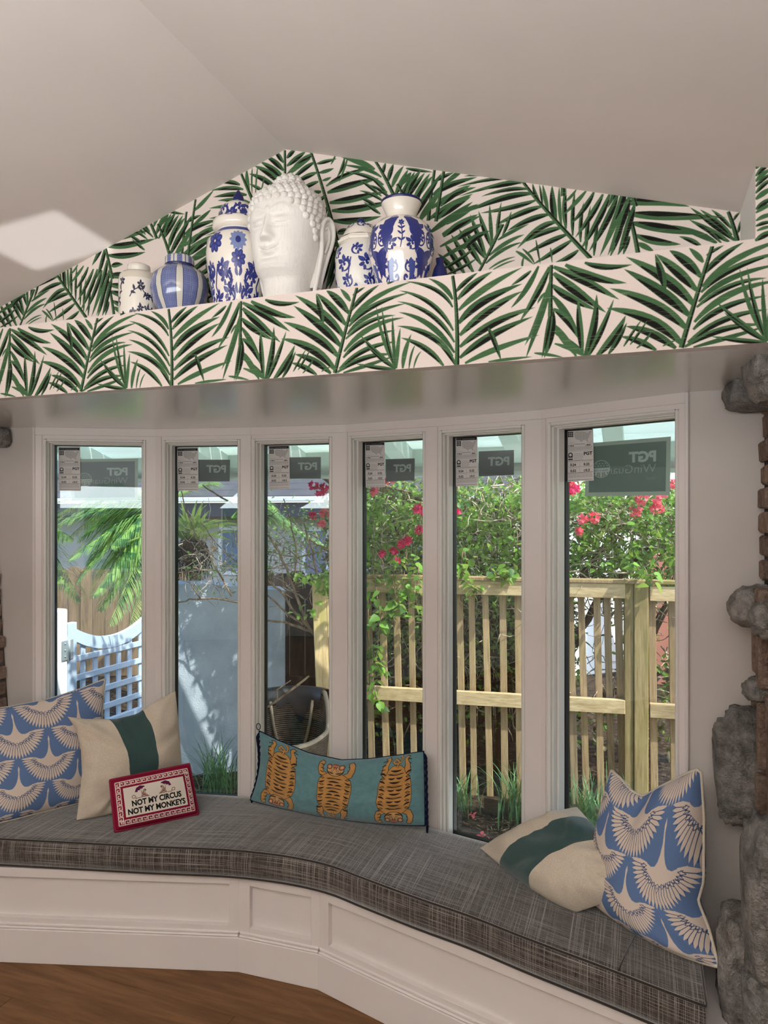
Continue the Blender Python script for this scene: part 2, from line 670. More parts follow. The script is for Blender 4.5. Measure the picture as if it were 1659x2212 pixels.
# ------------------------------------------------------------------ window seat with shaker panels
bench = thing('window_seat', 'white painted built-in window seat with recessed panels under the bow window', 'bench', (-1.2, 2.4, 0))
B_, C_ = V((-1.403, 2.278, 0)), V((-1.085, 2.290, 0))
eL = V((-.876, -.257, 0)).normalized()
eR = V((.279, -.076, 0)).normalized()
A_ = B_ + eL * ((XL + .005 - B_.x) / eL.x)
D_ = C_ + eR * ((XR - .07 - C_.x) / eR.x)
ZB = .352
segs = [(A_, B_), (B_, C_), (C_, D_)]
stiles = [(.12, .036), (.042, .030), (.040, .12)]
for (p, q), (s0, s1) in zip(segs, stiles):
    e = (q - p).normalized()
    n = V((-e.y, e.x, 0))
    L = (q - p).length

    def bx(mb, u0, u1, n0, n1, z0, z1, ch=.001):
        mb.box(p + e * u0 + n * n0 + V((0, 0, z0)), e * (u1 - u0), n * (n1 - n0), V((0, 0, z1 - z0)), ch)
    mb = MB()
    bx(mb, -.003, s0, .012, .034, .14, ZB)
    bx(mb, L - s1, L + .003, .012, .03, .14, ZB)
    bx(mb, s0, L - s1, .012, .034, .318, ZB)
    bx(mb, s0, L - s1, .012, .034, .14, .166)
    obj('face_frame', mb, m_white, bench)
    mb = MB()
    bx(mb, s0 - .01, L - s1 + .01, .032, .042, .14, .34)
    obj('panel', mb, m_white, bench)
    mb = MB()
    bx(mb, -.002, L + .002, 0, .03, .0, .127, .002)
    obj('baseboard', mb, m_white, bench)
    mb = MB()
    bx(mb, 0, L, .002, .02, .127, .136, .004)
    bx(mb, 0, L, .007, .02, .136, .147, .003)
    obj('cap_moulding', mb, m_white, bench)
mb = MB()
poly = [(A_.x, A_.y + .02, ZB - .02), (B_.x, B_.y + .02, ZB - .02), (C_.x, C_.y + .02, ZB - .02), (D_.x, D_.y + .02, ZB - .02), (D_.x, 2.39, ZB - .02)]
poly += [(b[0], b[1] - .006, ZB - .02) for b in BP[::-1]] + [(XL + .005, 2.40, ZB - .02)]
mb.prism(poly, (0, 0, .02))
obj('seat_board', mb, m_white, bench)
# ------------------------------------------------------------------ printed patterns, drawn here shape by shape
class Canvas:
    """flat print: shapes in user units are filled into an array, later used as an image texture"""
    def __init__(s, box, ppu, bg, ss=2):
        s.x0, s.x1, s.y0, s.y1 = box
        s.ss = ss
        s.w, s.h = int(round((s.x1 - s.x0) * ppu)), int(round((s.y1 - s.y0) * ppu))
        s.k = ppu * ss
        s.a = np.empty((s.h * ss, s.w * ss, 3), np.float32)
        s.a[:] = np.array(bg[:3], np.float32) / 255

    def poly(s, pts, col):
        p = np.asarray(pts, np.float64)
        X, Y = (p[:, 0] - s.x0) * s.k, (p[:, 1] - s.y0) * s.k
        H, Wd = s.a.shape[:2]
        xa, xb = max(0, int(X.min())), min(Wd, int(X.max()) + 2)
        ya, yb = max(0, int(Y.min())), min(H, int(Y.max()) + 2)
        if xa >= xb or ya >= yb:
            return
        ys = np.arange(ya, yb) + .5
        xs = np.arange(xa, xb) + .5
        ins = np.zeros((yb - ya, xb - xa), bool)
        X2, Y2 = np.roll(X, -1), np.roll(Y, -1)
        for ax, ay, bx, by in zip(X, Y, X2, Y2):
            if ay == by:
                continue
            rows = (ay > ys) != (by > ys)
            if not rows.any():
                continue
            ri = np.nonzero(rows)[0]
            xc = (bx - ax) * (ys[ri] - ay) / (by - ay) + ax
            ins[ri] ^= xs[None, :] < xc[:, None]
        s.a[ya:yb, xa:xb][ins] = np.array(col[:3], np.float32) / 255

    def stroke(s, pts, w, col, closed=False):
        p = np.asarray(pts, np.float64)
        if closed:
            p = np.vstack([p, p[:1]])
        ws = w if hasattr(w, '__len__') else [w] * len(p)
        for i in range(len(p) - 1):
            d = p[i + 1] - p[i]
            L = math.hypot(*d)
            if L < 1e-12:
                continue
            n = np.array([-d[1], d[0]]) / L
            s.poly([p[i] + n * ws[i] / 2, p[i + 1] + n * ws[i + 1] / 2, p[i + 1] - n * ws[i + 1] / 2, p[i] - n * ws[i] / 2], col)
            if i:
                s.disc(p[i][0], p[i][1], ws[i] / 2, col, n=8)

    def disc(s, cx, cy, rx, col, ry=None, rot=0, n=22):
        ry = rx if ry is None else ry
        c, q = math.cos(rot), math.sin(rot)
        P = []
        for k in range(n):
            a = 2 * math.pi * k / n
            x, y = rx * math.cos(a), ry * math.sin(a)
            P.append((cx + x * c - y * q, cy + x * q + y * c))
        s.poly(P, col)

    def leaf(s, a, b, c, w, col, dark=None, side=1, base=.35, n=11):
        """blade along the quadratic a-b-c, widest before the middle, pointed tip"""
        a, b, c = (np.asarray(q, float) for q in (a, b, c))
        t = np.linspace(0, 1, n)[:, None]
        P = (1 - t) ** 2 * a + 2 * t * (1 - t) * b + t * t * c
        D = 2 * (1 - t) * (b - a) + 2 * t * (c - b)
        N = np.stack([-D[:, 1], D[:, 0]], 1) / (np.linalg.norm(D, axis=1)[:, None] + 1e-12)
        tt = t[:, 0]
        wd = np.where(tt < .4, base + (1 - base) * np.sin(tt / .4 * math.pi / 2), np.cos((tt - .4) / .6 * math.pi / 2) ** .8) * w / 2
        s.poly(np.vstack([P + N * wd[:, None], (P - N * wd[:, None])[::-1]]), col)
        if dark is not None:
            wob = .12 * np.sin(tt * 9 + a[0] * 50)
            m = (tt > .04) & (tt < .86)
            e = np.sin(np.clip((tt - .04) / .82, 0, 1) * math.pi) ** .5
            hi = (side * (.88 + 0 * tt))
            lo = side * (.88 - .95 * e - wob * e)
            s.poly(np.vstack([(P + N * (wd * hi)[:, None])[m], (P + N * (wd * lo)[:, None])[m][::-1]]), dark)

    def text(s, body, x, y, size, col, mirror=False, align='LEFT', bold=0.0, sx=1.0):
        cu = bpy.data.curves.new('lettering', 'FONT')
        cu.body = body
        cu.size = size
        cu.align_x = align
        cu.offset = bold
        cu.resolution_u = 3
        ob = bpy.data.objects.new('lettering', cu)
        me = ob.to_mesh()
        me.calc_loop_triangles()
        co = [v.co for v in me.vertices]
        sg = -1 if mirror else 1
        for tri in me.loop_triangles:
            s.poly([(x + sg * sx * co[i].x, y + co[i].y) for i in tri.vertices], col)
        ob.to_mesh_clear()
        bpy.data.objects.remove(ob)
        bpy.data.curves.remove(cu)

    def image(s, name):
        q = s.ss
        a = s.a.reshape(s.h, q, s.w, q, 3).mean((1, 3))
        im = bpy.data.images.new(name, s.w, s.h, alpha=False)
        px = np.ones((s.h, s.w, 4), np.float32)
        px[..., :3] = a
        im.pixels.foreach_set(px.ravel())
        im.update()
        return im


def printed(name, im, rough=.8, spec=.2):
    k = M(name, (1, 1, 1, 1), rough, spec)
    uv = k.nd('TexCoord').outputs['UV']
    t = k.nd('TexImage', {'Vector': uv}, image=im, extension='EXTEND', interpolation='Cubic')
    k.img = t.outputs['Color']
    k.col(k.img)
    return k


GREEN, GREEN2, INK, CREAM = (70, 104, 68), (60, 92, 60), (26, 25, 22), (226, 211, 203)
# palm leaves of the wallpaper: base, bend, tip, width, dark-side flag (crop units), one list per traced crop
C6 = """85 290 130 230 190 185 22 1;95 330 160 240 260 180 30 1;100 390 200 270 400 160 30 0;100 462 180 330 400 250 40 1;105 528 230 380 400 290 38 1;105 592 250 440 460 380 36 1;105 652 230 520 450 430 34 1;130 682 260 600 480 530 26 0;240 675 340 660 445 650 14 0;240 490 270 560 300 670 22 1;
545 160 700 240 850 345 36 1;600 150 730 240 885 255 36 1;690 140 780 185 910 155 26 1;545 195 640 290 790 415 40 1;540 260 600 330 745 400 34 1;540 320 600 400 660 520 28 0;545 390 620 440 670 570 30 1;545 470 590 560 640 640 24 0;550 520 610 560 690 625 18 0;550 580 620 600 680 650 16 0;
525 160 480 300 385 460 30 1;475 155 420 300 345 382 24 0;530 235 500 400 410 590 26 0;535 380 550 520 500 660 34 1;520 330 470 480 415 660 22 0;440 180 400 220 345 260 18 1;455 630 520 638 590 655 14 0;530 400 520 520 490 660 20 1;505 300 480 330 470 360 12 0;
680 640 662 480 660 330 28 1;690 650 745 500 745 312 34 1;700 660 770 520 825 340 26 1;745 650 835 550 880 430 36 1;800 640 850 560 885 470 22 1;690 650 600 560 545 510 20 0;650 650 610 560 560 480 22 0;
1225 228 1150 120 1080 82 40 1;1205 300 1110 180 1020 100 42 1;1195 380 1080 220 880 112 46 1;1172 437 1060 300 870 178 46 1;1160 507 1030 350 805 282 46 1;1140 592 1010 420 790 390 46 1;1110 612 1000 510 880 490 36 1;1020 622 940 560 855 545 28 1;1235 150 1210 110 1170 70 24 0;1060 290 1045 200 1015 100 32 1;900 590 940 530 980 458 12 1;870 600 900 540 955 452 12 1;930 610 985 560 1000 510 12 0;1050 600 1080 580 1110 570 10 0;
1250 112 1290 80 1330 60 14 1;1240 212 1300 120 1420 45 28 1;1230 282 1350 110 1630 25 28 0;1225 312 1340 160 1615 95 28 1;1215 362 1320 215 1590 165 26 0;1205 392 1350 245 1525 240 24 1;1195 472 1330 285 1580 255 30 0;1190 512 1300 370 1525 335 28 1;1165 582 1320 425 1530 410 28 1;1150 606 1320 480 1510 490 28 1;1190 608 1350 560 1520 500 20 0;
1525 580 1430 400 1400 180 18 0;1525 580 1460 400 1435 180 18 1;1525 580 1505 400 1505 240 18 0;1530 580 1535 440 1555 320 22 0;1520 575 1400 480 1290 360 20 1;1520 580 1420 520 1330 420 18 1;1525 585 1400 580 1270 550 22 1;1570 580 1575 470 1625 360 26 0;1610 580 1620 480 1650 430 12 0;1640 580 1655 500 1690 470 10 0"""
C6S = "70 200 90 420 92 690;533 150 531 300 530 430;1275 65 1200 350 1135 610"
C1 = """1510 1020 1440 850 1200 815 26 1;1515 1200 1400 940 1155 885 30 1;1522 1290 1400 1020 1140 968 30 1;1522 1370 1380 1100 1150 1052 34 0;1510 1400 1390 1190 1140 1158 40 1;1450 1470 1340 1300 1165 1250 36 1;1510 960 1470 850 1350 795 30 0;1530 1470 1510 1400 1400 1280 24 1"""
N4 = """740 285 600 260 330 350 30 1;690 230 560 205 125 350 30 1;530 195 420 180 110 265 24 1;785 325 560 320 155 505 46 1;815 385 640 450 320 500 38 1;870 440 700 480 450 610 44 1;940 510 760 540 560 660 42 1;1000 580 850 590 650 820 46 1;1050 630 900 650 720 760 42 1;1100 690 950 740 720 870 40 1;1140 742 1000 840 790 960 40 1;1200 830 1100 920 960 960 38 1;
860 410 800 320 790 230 24 1;880 430 870 330 850 240 18 1;930 480 900 360 880 240 28 0;1000 580 960 420 965 250 46 1;1050 620 1020 430 1030 260 26 0;1090 640 1060 450 1090 265 36 1;1150 700 1140 500 1170 300 28 1;1220 760 1210 560 1250 400 28 1;1270 830 1270 640 1310 430 30 1;1340 880 1350 700 1380 560 26 1;
1180 290 1130 370 1060 410 22 0;1270 300 1180 410 1060 520 32 0;1340 310 1270 460 1130 600 38 1;1420 330 1330 520 1170 720 42 1;1480 330 1400 560 1210 840 46 1;1550 340 1480 560 1290 850 48 1;1590 380 1540 580 1390 890 46 0;1610 520 1560 720 1480 900 38 1;1650 620 1620 760 1550 880 36 1;
260 1030 150 840 60 690 42 1;330 960 210 780 130 640 42 1;360 900 250 760 180 640 36 1;370 880 300 700 230 510 38 1;420 800 350 640 305 480 36 1;430 780 410 600 405 420 28 0;470 720 480 560 510 400 26 1;180 1040 80 880 0 770 42 1;100 1050 40 950 -60 860 40 1;-20 690 130 610 330 520 46 0;-40 800 150 700 330 600 32 0;-40 910 150 800 300 720 30 0;-40 1010 150 920 280 800 28 1;20 1050 180 980 300 900 24 1;
480 740 600 660 760 595 28 0;520 700 570 600 600 480 26 1;400 880 560 740 720 690 32 0;370 950 520 800 700 760 28 0;400 1000 520 910 640 890 16 0;430 1010 540 940 640 920 13 0;820 740 840 850 860 960 14 1;950 810 960 880 965 950 14 0;640 840 720 880 800 960 24 0;700 820 780 880 810 960 18 0;700 1000 690 930 720 880 16 0"""
N4S = "700 215 900 460 1310 905;310 1020 400 850 520 600"
N5 = """420 790 390 860 360 960 30 1;390 500 600 440 960 525 64 -1;420 590 650 610 1290 620 64 -1;440 670 700 720 1120 772 64 -1;475 780 650 850 880 862 54 -1;490 850 560 880 640 930 38 0;1360 825 1180 690 960 530 40 1;1335 780 1200 650 1050 550 36 1;1310 840 1150 740 950 640 40 1;1200 850 1050 760 800 690 42 0;1060 880 980 820 860 790 34 1;1330 720 1250 620 1150 550 28 1;1240 850 1120 720 1010 660 26 1;1390 760 1400 720 1415 640 20 1;1350 650 1370 600 1410 575 20 1"""
N5S = "360 430 430 640 495 940;1300 570 1345 690 1385 830"
N3 = """75 130 -20 180 -140 300 38 1;100 220 0 250 -120 330 38 1;115 300 20 330 -80 400 34 1;140 390 60 400 -40 440 36 1;70 60 0 80 -110 160 36 1;200 520 140 640 60 760 42 1;215 560 190 720 110 900 42 1;235 700 220 860 120 1060 42 1;260 800 220 1000 110 1270 46 1;290 880 250 1060 180 1260 42 1;180 420 100 500 20 560 36 1;
100 140 180 120 280 95 28 1;120 220 190 210 255 180 28 0;150 290 200 280 230 260 22 0;185 340 330 230 590 175 36 -1;195 400 380 330 660 270 52 -1;215 490 430 460 735 385 52 -1;235 560 480 560 800 470 54 -1;250 650 450 670 680 610 50 -1;285 760 330 740 420 740 44 -1;
620 190 480 110 300 70 42 0;680 260 560 170 330 150 26 0;700 330 560 230 350 210 28 1;730 400 640 300 560 240 24 1;770 460 660 350 560 330 22 1;680 430 560 330 480 280 22 1;700 480 600 400 480 380 22 1;640 520 560 470 480 440 24 1;670 590 600 540 520 480 24 1;350 80 330 200 280 260 24 1;270 60 250 110 225 150 16 0;380 80 350 180 300 310 18 0;
690 240 700 170 720 130 28 1;740 300 760 200 790 140 36 1;775 350 810 240 880 160 38 0;800 430 860 300 920 190 42 1;830 470 920 320 980 210 38 1;890 470 980 330 1070 220 42 1;950 490 1040 360 1140 250 46 0;1000 560 1080 440 1130 330 42 1;900 180 1000 200 1140 215 24 1;
1150 300 1230 250 1330 220 32 1;1140 420 1250 320 1540 260 46 1;1130 540 1300 400 1530 350 46 1;1100 640 1300 500 1500 410 48 1;1110 760 1300 620 1500 480 48 0"""
N3S = "45 35 160 380 300 890;620 110 720 280 810 470;1155 190 1125 420 1100 650"
N2 = """20 700 80 620 100 590 34 0;60 780 100 660 170 570 40 1;100 900 140 740 230 600 44 1;110 960 200 780 310 600 46 1;150 980 230 850 310 720 46 0;
330 560 400 500 510 370 32 0;320 690 420 610 480 550 32 0;300 860 380 760 510 700 42 1;280 960 400 850 510 790 46 1;340 1000 440 920 560 850 46 0;320 1100 420 1000 560 930 46 1;400 1130 480 1060 600 1000 46 1;460 1200 520 1100 640 1060 44 1;
740 330 660 290 560 310 32 1;770 370 650 340 480 380 32 1;800 420 680 400 500 440 36 1;830 490 700 450 540 470 34 1;850 520 700 500 460 540 36 1;860 600 720 600 460 630 36 1;870 680 740 690 560 740 36 1;
1130 130 1080 60 1050 20 32 1;1130 200 1060 120 970 70 38 1;1130 270 1040 180 920 120 42 1;1130 340 1000 200 870 160 44 1;1080 380 960 260 820 230 38 1;980 420 910 350 820 320 26 1;800 200 800 320 830 420 32 0;850 180 840 300 850 420 14 0;900 160 880 300 880 440 14 0;960 250 940 350 920 420 12 0;
1160 90 1200 40 1240 10 36 1;1160 160 1260 80 1330 30 42 1;1160 240 1260 150 1380 90 42 0;1120 480 1060 400 960 380 40 1;1130 560 1040 470 900 450 42 1;1130 650 1040 560 880 540 42 1;1140 480 1200 400 1290 350 42 1;1140 580 1240 480 1330 440 42 1;1150 700 1260 580 1360 520 42 1"""
N2S = "340 460 305 720 270 980;750 230 810 370 870 500;1140 20 1142 350 1135 800;0 680 60 810 110 960"
C5R = """1550 185 1600 120 1680 80 32 0;1550 250 1620 160 1700 130 34 1;1550 300 1610 220 1700 180 34 0;1550 345 1620 260 1700 225 30 1;1550 405 1620 310 1710 270 32 1;1550 460 1620 390 1720 350 40 0;1552 550 1620 480 1720 440 38 1;1550 580 1630 520 1720 490 30 0;1552 650 1640 590 1730 595 32 0;1550 700 1620 660 1720 660 28 1;1560 740 1640 700 1720 700 24 0;1545 830 1640 760 1730 740 44 1"""
PERIOD = .864


def leaves(txt, ox, oy, k, Y):
    out = []
    for e in txt.replace('\n', '').split(';'):
        v = [float(x) for x in e.split()]
        pts = [onY(ox + v[2 * i] / k, oy + v[2 * i + 1] / k, Y) for i in range(3)]
        t = (pts[1] - EYE).dot(V((-SN, CS, 0)))
        out.append(([(p.x, p.z) for p in pts], v[6] / k / FPX * t if len(v) > 6 else .006, int(v[7]) if len(v) > 7 else 0))
    return out


def wallpaper(name, box, sets, ppu, x_ref):
    cv = Canvas(box, ppu, CREAM)
    for k in range(-4, 3):
        dx = k * PERIOD
        for si, (lv, st) in enumerate(sets):
            for i, (P, w, b) in enumerate(lv):
                Q = [(x + dx, z) for x, z in P]
                if max(q[0] for q in Q) < box[0] or min(q[0] for q in Q) > box[1]:
                    continue
                down = 1 if (Q[2][0] - Q[0][0]) < 0 else -1      # the dark edge lies on the lower side
                cv.leaf(Q[0], Q[1], Q[2], w * 1.24, GREEN if i % 3 else GREEN2, INK if b else None, down * (b if b else 1))
            for P, w, b in st:
                t = np.linspace(0, 1, 14)[:, None]
                a, m, c = (np.array((x + dx, z)) for x, z in P)
                m = 2 * m - (a + c) / 2
                Q = (1 - t) ** 2 * a + 2 * t * (1 - t) * m + t * t * c
                cv.stroke(Q, np.linspace(.007, .012, 14), GREEN)
                cv.stroke(Q + np.array([.003, 0]), .0035, INK)
    k = printed(name, cv.image(name), .85, .15)
    wv = k.coord('Object', (9, 9, 420))
    n = k.noise(wv, 1.0, 2, .6)
    fine = k.noise(k.coord('Object', (700, 700, 700)), 1.0, 1)
    f = k.ramp(n, [(.60, 0.0), (.70, .38)])
    c = k.mix(k.img, srgb(150, 160, 130), f)
    c = k.mix(k.img, c, k.ramp(k.img, [(.2, 1.0), (.5, 0.0)]))
    c = k.mix(c, k.ramp(fine, [(.3, (.95, .95, .95, 1)), (.7, (1.02, 1.02, 1.02, 1))]), 1.0, 'MULTIPLY')
    k.col(c)
    k.bump(n, .15, .001)
    return k.m


m_paper_f = wallpaper('palm_wallpaper_fascia', WPF, [
    (leaves(C5R, 1259, 320, 4.1475, YF), []),
    (leaves(C1, 0, 480, 4.1475, YF), []),
    (leaves(C6, 340, 600, 2.9625, YF), leaves(C6S, 340, 600, 2.9625, YF))], 1100, 0)
m_paper_n = wallpaper('palm_wallpaper_niche', WPN, [
    (leaves(N2, 340, 320, 4.1475, YB), leaves(N2S, 340, 320, 4.1475, YB)),
    (leaves(N3, 660, 320, 4.1475, YB), leaves(N3S, 660, 320, 4.1475, YB)),
    (leaves(N5, 1259, 320, 4.1475, YB), leaves(N5S, 1259, 320, 4.1475, YB)),
    (leaves(N4, 960, 340, 4.1475, YB), leaves(N4S, 960, 340, 4.1475, YB))], 1100, 0)
struct('wall_front', FASCIA_MB, [m_paper_f, m_white], 'palm leaf wallpaper on the fascia above the bow window')
struct('wall_niche', NICHE_MB, [m_paper_n, m_white], 'palm leaf wallpaper on the back wall of the display niche')
# ------------------------------------------------------------------ bench cushion
k = M('tweed_fabric', srgb(78, 70, 64), .9, .1)
uv = k.nd('TexCoord').outputs['UV']
a = k.noise(k.nd('Mapping', {'Vector': uv, 'Scale': (460, 2.2, 1)}).outputs[0], 1.0, 2, .6)
b = k.noise(k.nd('Mapping', {'Vector': uv, 'Scale': (2.2, 460, 1)}).outputs[0], 1.0, 2, .6)
a2 = k.noise(k.nd('Mapping', {'Vector': uv, 'Scale': (620, 30, 1)}).outputs[0], 1.0, 1, .5)
b2 = k.noise(k.nd('Mapping', {'Vector': uv, 'Scale': (30, 620, 1)}).outputs[0], 1.0, 1, .5)
la, lb = k.ramp(a, [(.55, 0.0), (.64, 1.0)]), k.ramp(b, [(.55, 0.0), (.64, 1.0)])
m1 = k.nd('Math', {0: la, 1: lb}, operation='MAXIMUM').outputs[0]
m2 = k.nd('Math', {0: a2, 1: b2}, operation='MAXIMUM').outputs[0]
c = k.ramp(m2, [(.35, srgb(26, 22, 20)), (.52, srgb(60, 53, 49)), (.7, srgb(102, 95, 91))])
c = k.mix(c, srgb(186, 181, 176), k.nd('Math', {0: m1, 1: .62}, operation='MULTIPLY').outputs[0])
k.col(c)
k.bump(m2, .5, .002)
k.b.inputs['Sheen Weight'].default_value = 1.0
k.b.inputs['Sheen Roughness'].default_value = .4
m_tweed = k.m

FR = [(-2.69, 1.935), (-2.29, 2.035), (-1.751, 2.169), (-1.332, 2.272), (-1.188, 2.285), (-1.023, 2.274), (-.902, 2.240), (-.662, 2.176),
      (-.497, 2.138), (-.327, 2.086), (-.097, 2.022), (.060, 1.975), (.150, 1.950)]


def smooth_curve(pts, xs):
    """monotone smooth interpolation through measured points"""
    X = np.array([p[0] for p in pts])
    Y = np.array([p[1] for p in pts])
    d = np.gradient(Y, X)
    out = []
    for x in xs:
        i = min(max(np.searchsorted(X, x) - 1, 0), len(X) - 2)
        h = X[i + 1] - X[i]
        t = (x - X[i]) / h
        out.append((2 * t ** 3 - 3 * t * t + 1) * Y[i] + (t ** 3 - 2 * t * t + t) * h * d[i] + (-2 * t ** 3 + 3 * t * t) * Y[i + 1] + (t ** 3 - t * t) * h * d[i + 1])
    return out


NX = 110
xs = np.linspace(-2.688, .150, NX)
yf = smooth_curve(FR, xs)
bpx = [-2.7] + [p[0] for p in BP] + [.3]
bpy_ = [2.398] + [p[1] - .012 for p in BP] + [2.384]
yb = np.interp(xs, bpx, bpy_)
seat = thing('bench_cushion', 'long curved grey-brown tweed cushion covering the whole window seat', 'cushion', (-1.2, 2.4, ZB + .002))
ZC = .455
prof = [(.035, ZB + .003), (.004, ZB + .006), (-.001, ZB + .03), (-.003, ZB + .055), (0, ZB + .085), (.004, ZC - .004), (.012, ZC)]
top = [.06, .12, .2, .3, .4, .5, .6, .7, .8, .9, .96, 1.0]
P, U = [], []
for i, x in enumerate(xs):
    row, ur = [], []
    edge = min(1, (xs[-1] - x) / .012)
    dp = yb[i] - yf[i]
    acc = 0
    last = None
    for o, z in prof:
        zz = z if z < ZB + .01 else ZB + .006 + (z - ZB - .006) * (.9 + .1 * edge)
        p = V((x, yf[i] + o, zz))
        if last is not None:
            acc += (p - last).length
        last = p
        row.append(p)
        ur.append((x, acc))
    for t in top:
        wob = .003 * mnoise.noise(V((x * 3, t * 3, 1.5)))
        p = V((x, yf[i] + .012 + (dp - .012) * t, ZC + .004 * math.sin(math.pi * t) * edge + wob * math.sin(math.pi * t) - (.01 if t == 1 else 0)))
        acc += (p - last).length
        last = p
        row.append(p)
        ur.append((x, acc))
    row.append(V((x, yb[i], ZB + .004)))
    ur.append((x, acc + .1))
    P.append(row)
    U.append(ur)
mb = MB()
mb.grid(P, U)
n = len(P[0])
for r, sgn in ((P[-1], 1), (P[0], -1)):     # end caps
    mb.add(r, [tuple(range(n))[::-1] if sgn > 0 else tuple(range(n))], uvs=[(p.y, p.z) for p in r])
obj('cover', mb, m_tweed, seat)
mb = MB()
mb.tube([(x, yf[i] + .004, ZC + .001) for i, x in enumerate(xs)] + [(.152, y, ZC + .001) for y in np.linspace(yf[-1] + .02, yb[-1], 12)], .0042, 6)
o = obj('piping', mb, m_tweed, seat)
mb = MB()
mb.tube([(x, yf[i] + .001, ZB + .007) for i, x in enumerate(xs)] + [(.152, y, ZB + .007) for y in np.linspace(yf[-1] + .02, yb[-1], 12)], .0042, 6)
obj('piping', mb, m_tweed, seat)
mb = MB()
q = [onZ(1384, 2003, ZC + .004), onZ(1372, 2020, ZC + .005), onZ(1350, 2062, ZC + .004), onZ(1334, 2102, ZC + .001)]
mb.tube(q, .0016, 5)
obj('seam', mb, m_tweed, seat)


# ------------------------------------------------------------------ pillows: eight control points, two puffed sheets
def patch(c, m, xi, et):
    """eight-node surface: corners BL BR TR TL, mids bottom right top left"""
    sh = [(1 - xi) * (1 - et) * (-xi - et - 1) / 4, (1 + xi) * (1 - et) * (xi - et - 1) / 4,
          (1 + xi) * (1 + et) * (xi + et - 1) / 4, (1 - xi) * (1 + et) * (-xi + et - 1) / 4]
    sm = [(1 - xi * xi) * (1 - et) / 2, (1 + xi) * (1 - et * et) / 2, (1 - xi * xi) * (1 + et) / 2, (1 - xi) * (1 - et * et) / 2]
    p = V((0, 0, 0))
    for a, b in zip(sh, c):
        p += b * a
    for a, b in zip(sm, m):
        p += b * a
    return p


def pillow_sheets(c, m, tf, tb, n=44, wr=.006, seed=0, zmin=.4635, hook=None, pw=2.6, qf=.5, edges=None):
    c = list(c)
    dflt = [(c[0] + c[1]) / 2, (c[1] + c[2]) / 2, (c[2] + c[3]) / 2, (c[3] + c[0]) / 2]
    m = [d if q is None else q for q, d in zip(m, dflt)]
    nrm = (c[1] - c[0]).cross(c[3] - c[0]).normalized()
    if nrm.dot(EYE - c[0]) < 0:
        nrm = -nrm
    fix = {}
    for key_, pts in (edges or {}).items():
        S = [p[0] for p in pts]
        Q = [W(*p[1:]) for p in pts]
        fix[key_] = lambda s_, S=S, Q=Q: V([float(np.interp(s_, S, [q[a] for q in Q])) for a in range(3)])
    edge_pt = {'t': lambda a, b: patch(c, m, a, 1), 'b': lambda a, b: patch(c, m, a, -1), 'r': lambda a, b: patch(c, m, 1, b), 'l': lambda a, b: patch(c, m, -1, b)}
    F, B, Uv = [], [], []
    for j in range(n + 1):
        f, b, u_ = [], [], []
        et = -math.cos(math.pi * j / n)
        for i in range(n + 1):
            xi = -math.cos(math.pi * i / n)
            p = patch(c, m, xi, et)
            uu, vv_ = (xi + 1) / 2, (et + 1) / 2
            for key_, g in fix.items():
                s_ = uu if key_ in 'tb' else vv_
                w_ = {'t': vv_, 'b': 1 - vv_, 'r': uu, 'l': 1 - uu}[key_] ** 2.5
                p = p + (g(s_) - edge_pt[key_](xi, et)) * w_
            h = max(0, (1 - abs(xi) ** pw) * (1 - abs(et) ** pw)) ** qf
            r = math.hypot(xi, et)
            an = math.atan2(et, xi)
            w1 = mnoise.noise(V((math.cos(an) * 3.2 + seed, math.sin(an) * 3.2, r * .8 + seed)))
            w2 = mnoise.noise(V((xi * 2.3 + seed * 1.7, et * 2.3, 4.2)))
            w3 = mnoise.noise(V((math.cos(an) * 7 + seed * 3, math.sin(an) * 7, r * 1.4)))
            edge = min(1, (1 - max(abs(xi), abs(et))) * 6)
            wv = edge * (wr * (w1 * 1.6 * min(1, r) + w3 * 1.0 * max(0, r - .25)) + wr * 1.2 * w2)
            ex = hook((xi + 1) / 2, (et + 1) / 2) if hook else 0
            a = p + nrm * (tf * h + wv + ex * edge)
            q = p - nrm * (tb * h - wv * .5)
            a.z = max(a.z, zmin)
            q.z = max(q.z, zmin)
            f.append(a)
            b.append(q)
            u_.append(((xi + 1) / 2, (et + 1) / 2))
        F.append(f)
        B.append(b)
        Uv.append(u_)
    return F, B, Uv, nrm


def border(F, n):
    pts = [F[0][i] for i in range(n + 1)] + [F[j][n] for j in range(1, n + 1)] + [F[n][i] for i in range(n - 1, -1, -1)] + [F[j][0] for j in range(n - 1, 0, -1)]
    return pts + pts[:2]


def orient(mb_grid, F, nrm):
    a = (F[1][1] - F[1][0]).cross(F[2][0] - F[1][0])
    return a.dot(nrm) < 0


BLUE, BONE, NAVY = (104, 130, 174), (226, 211, 198), (58, 76, 118)


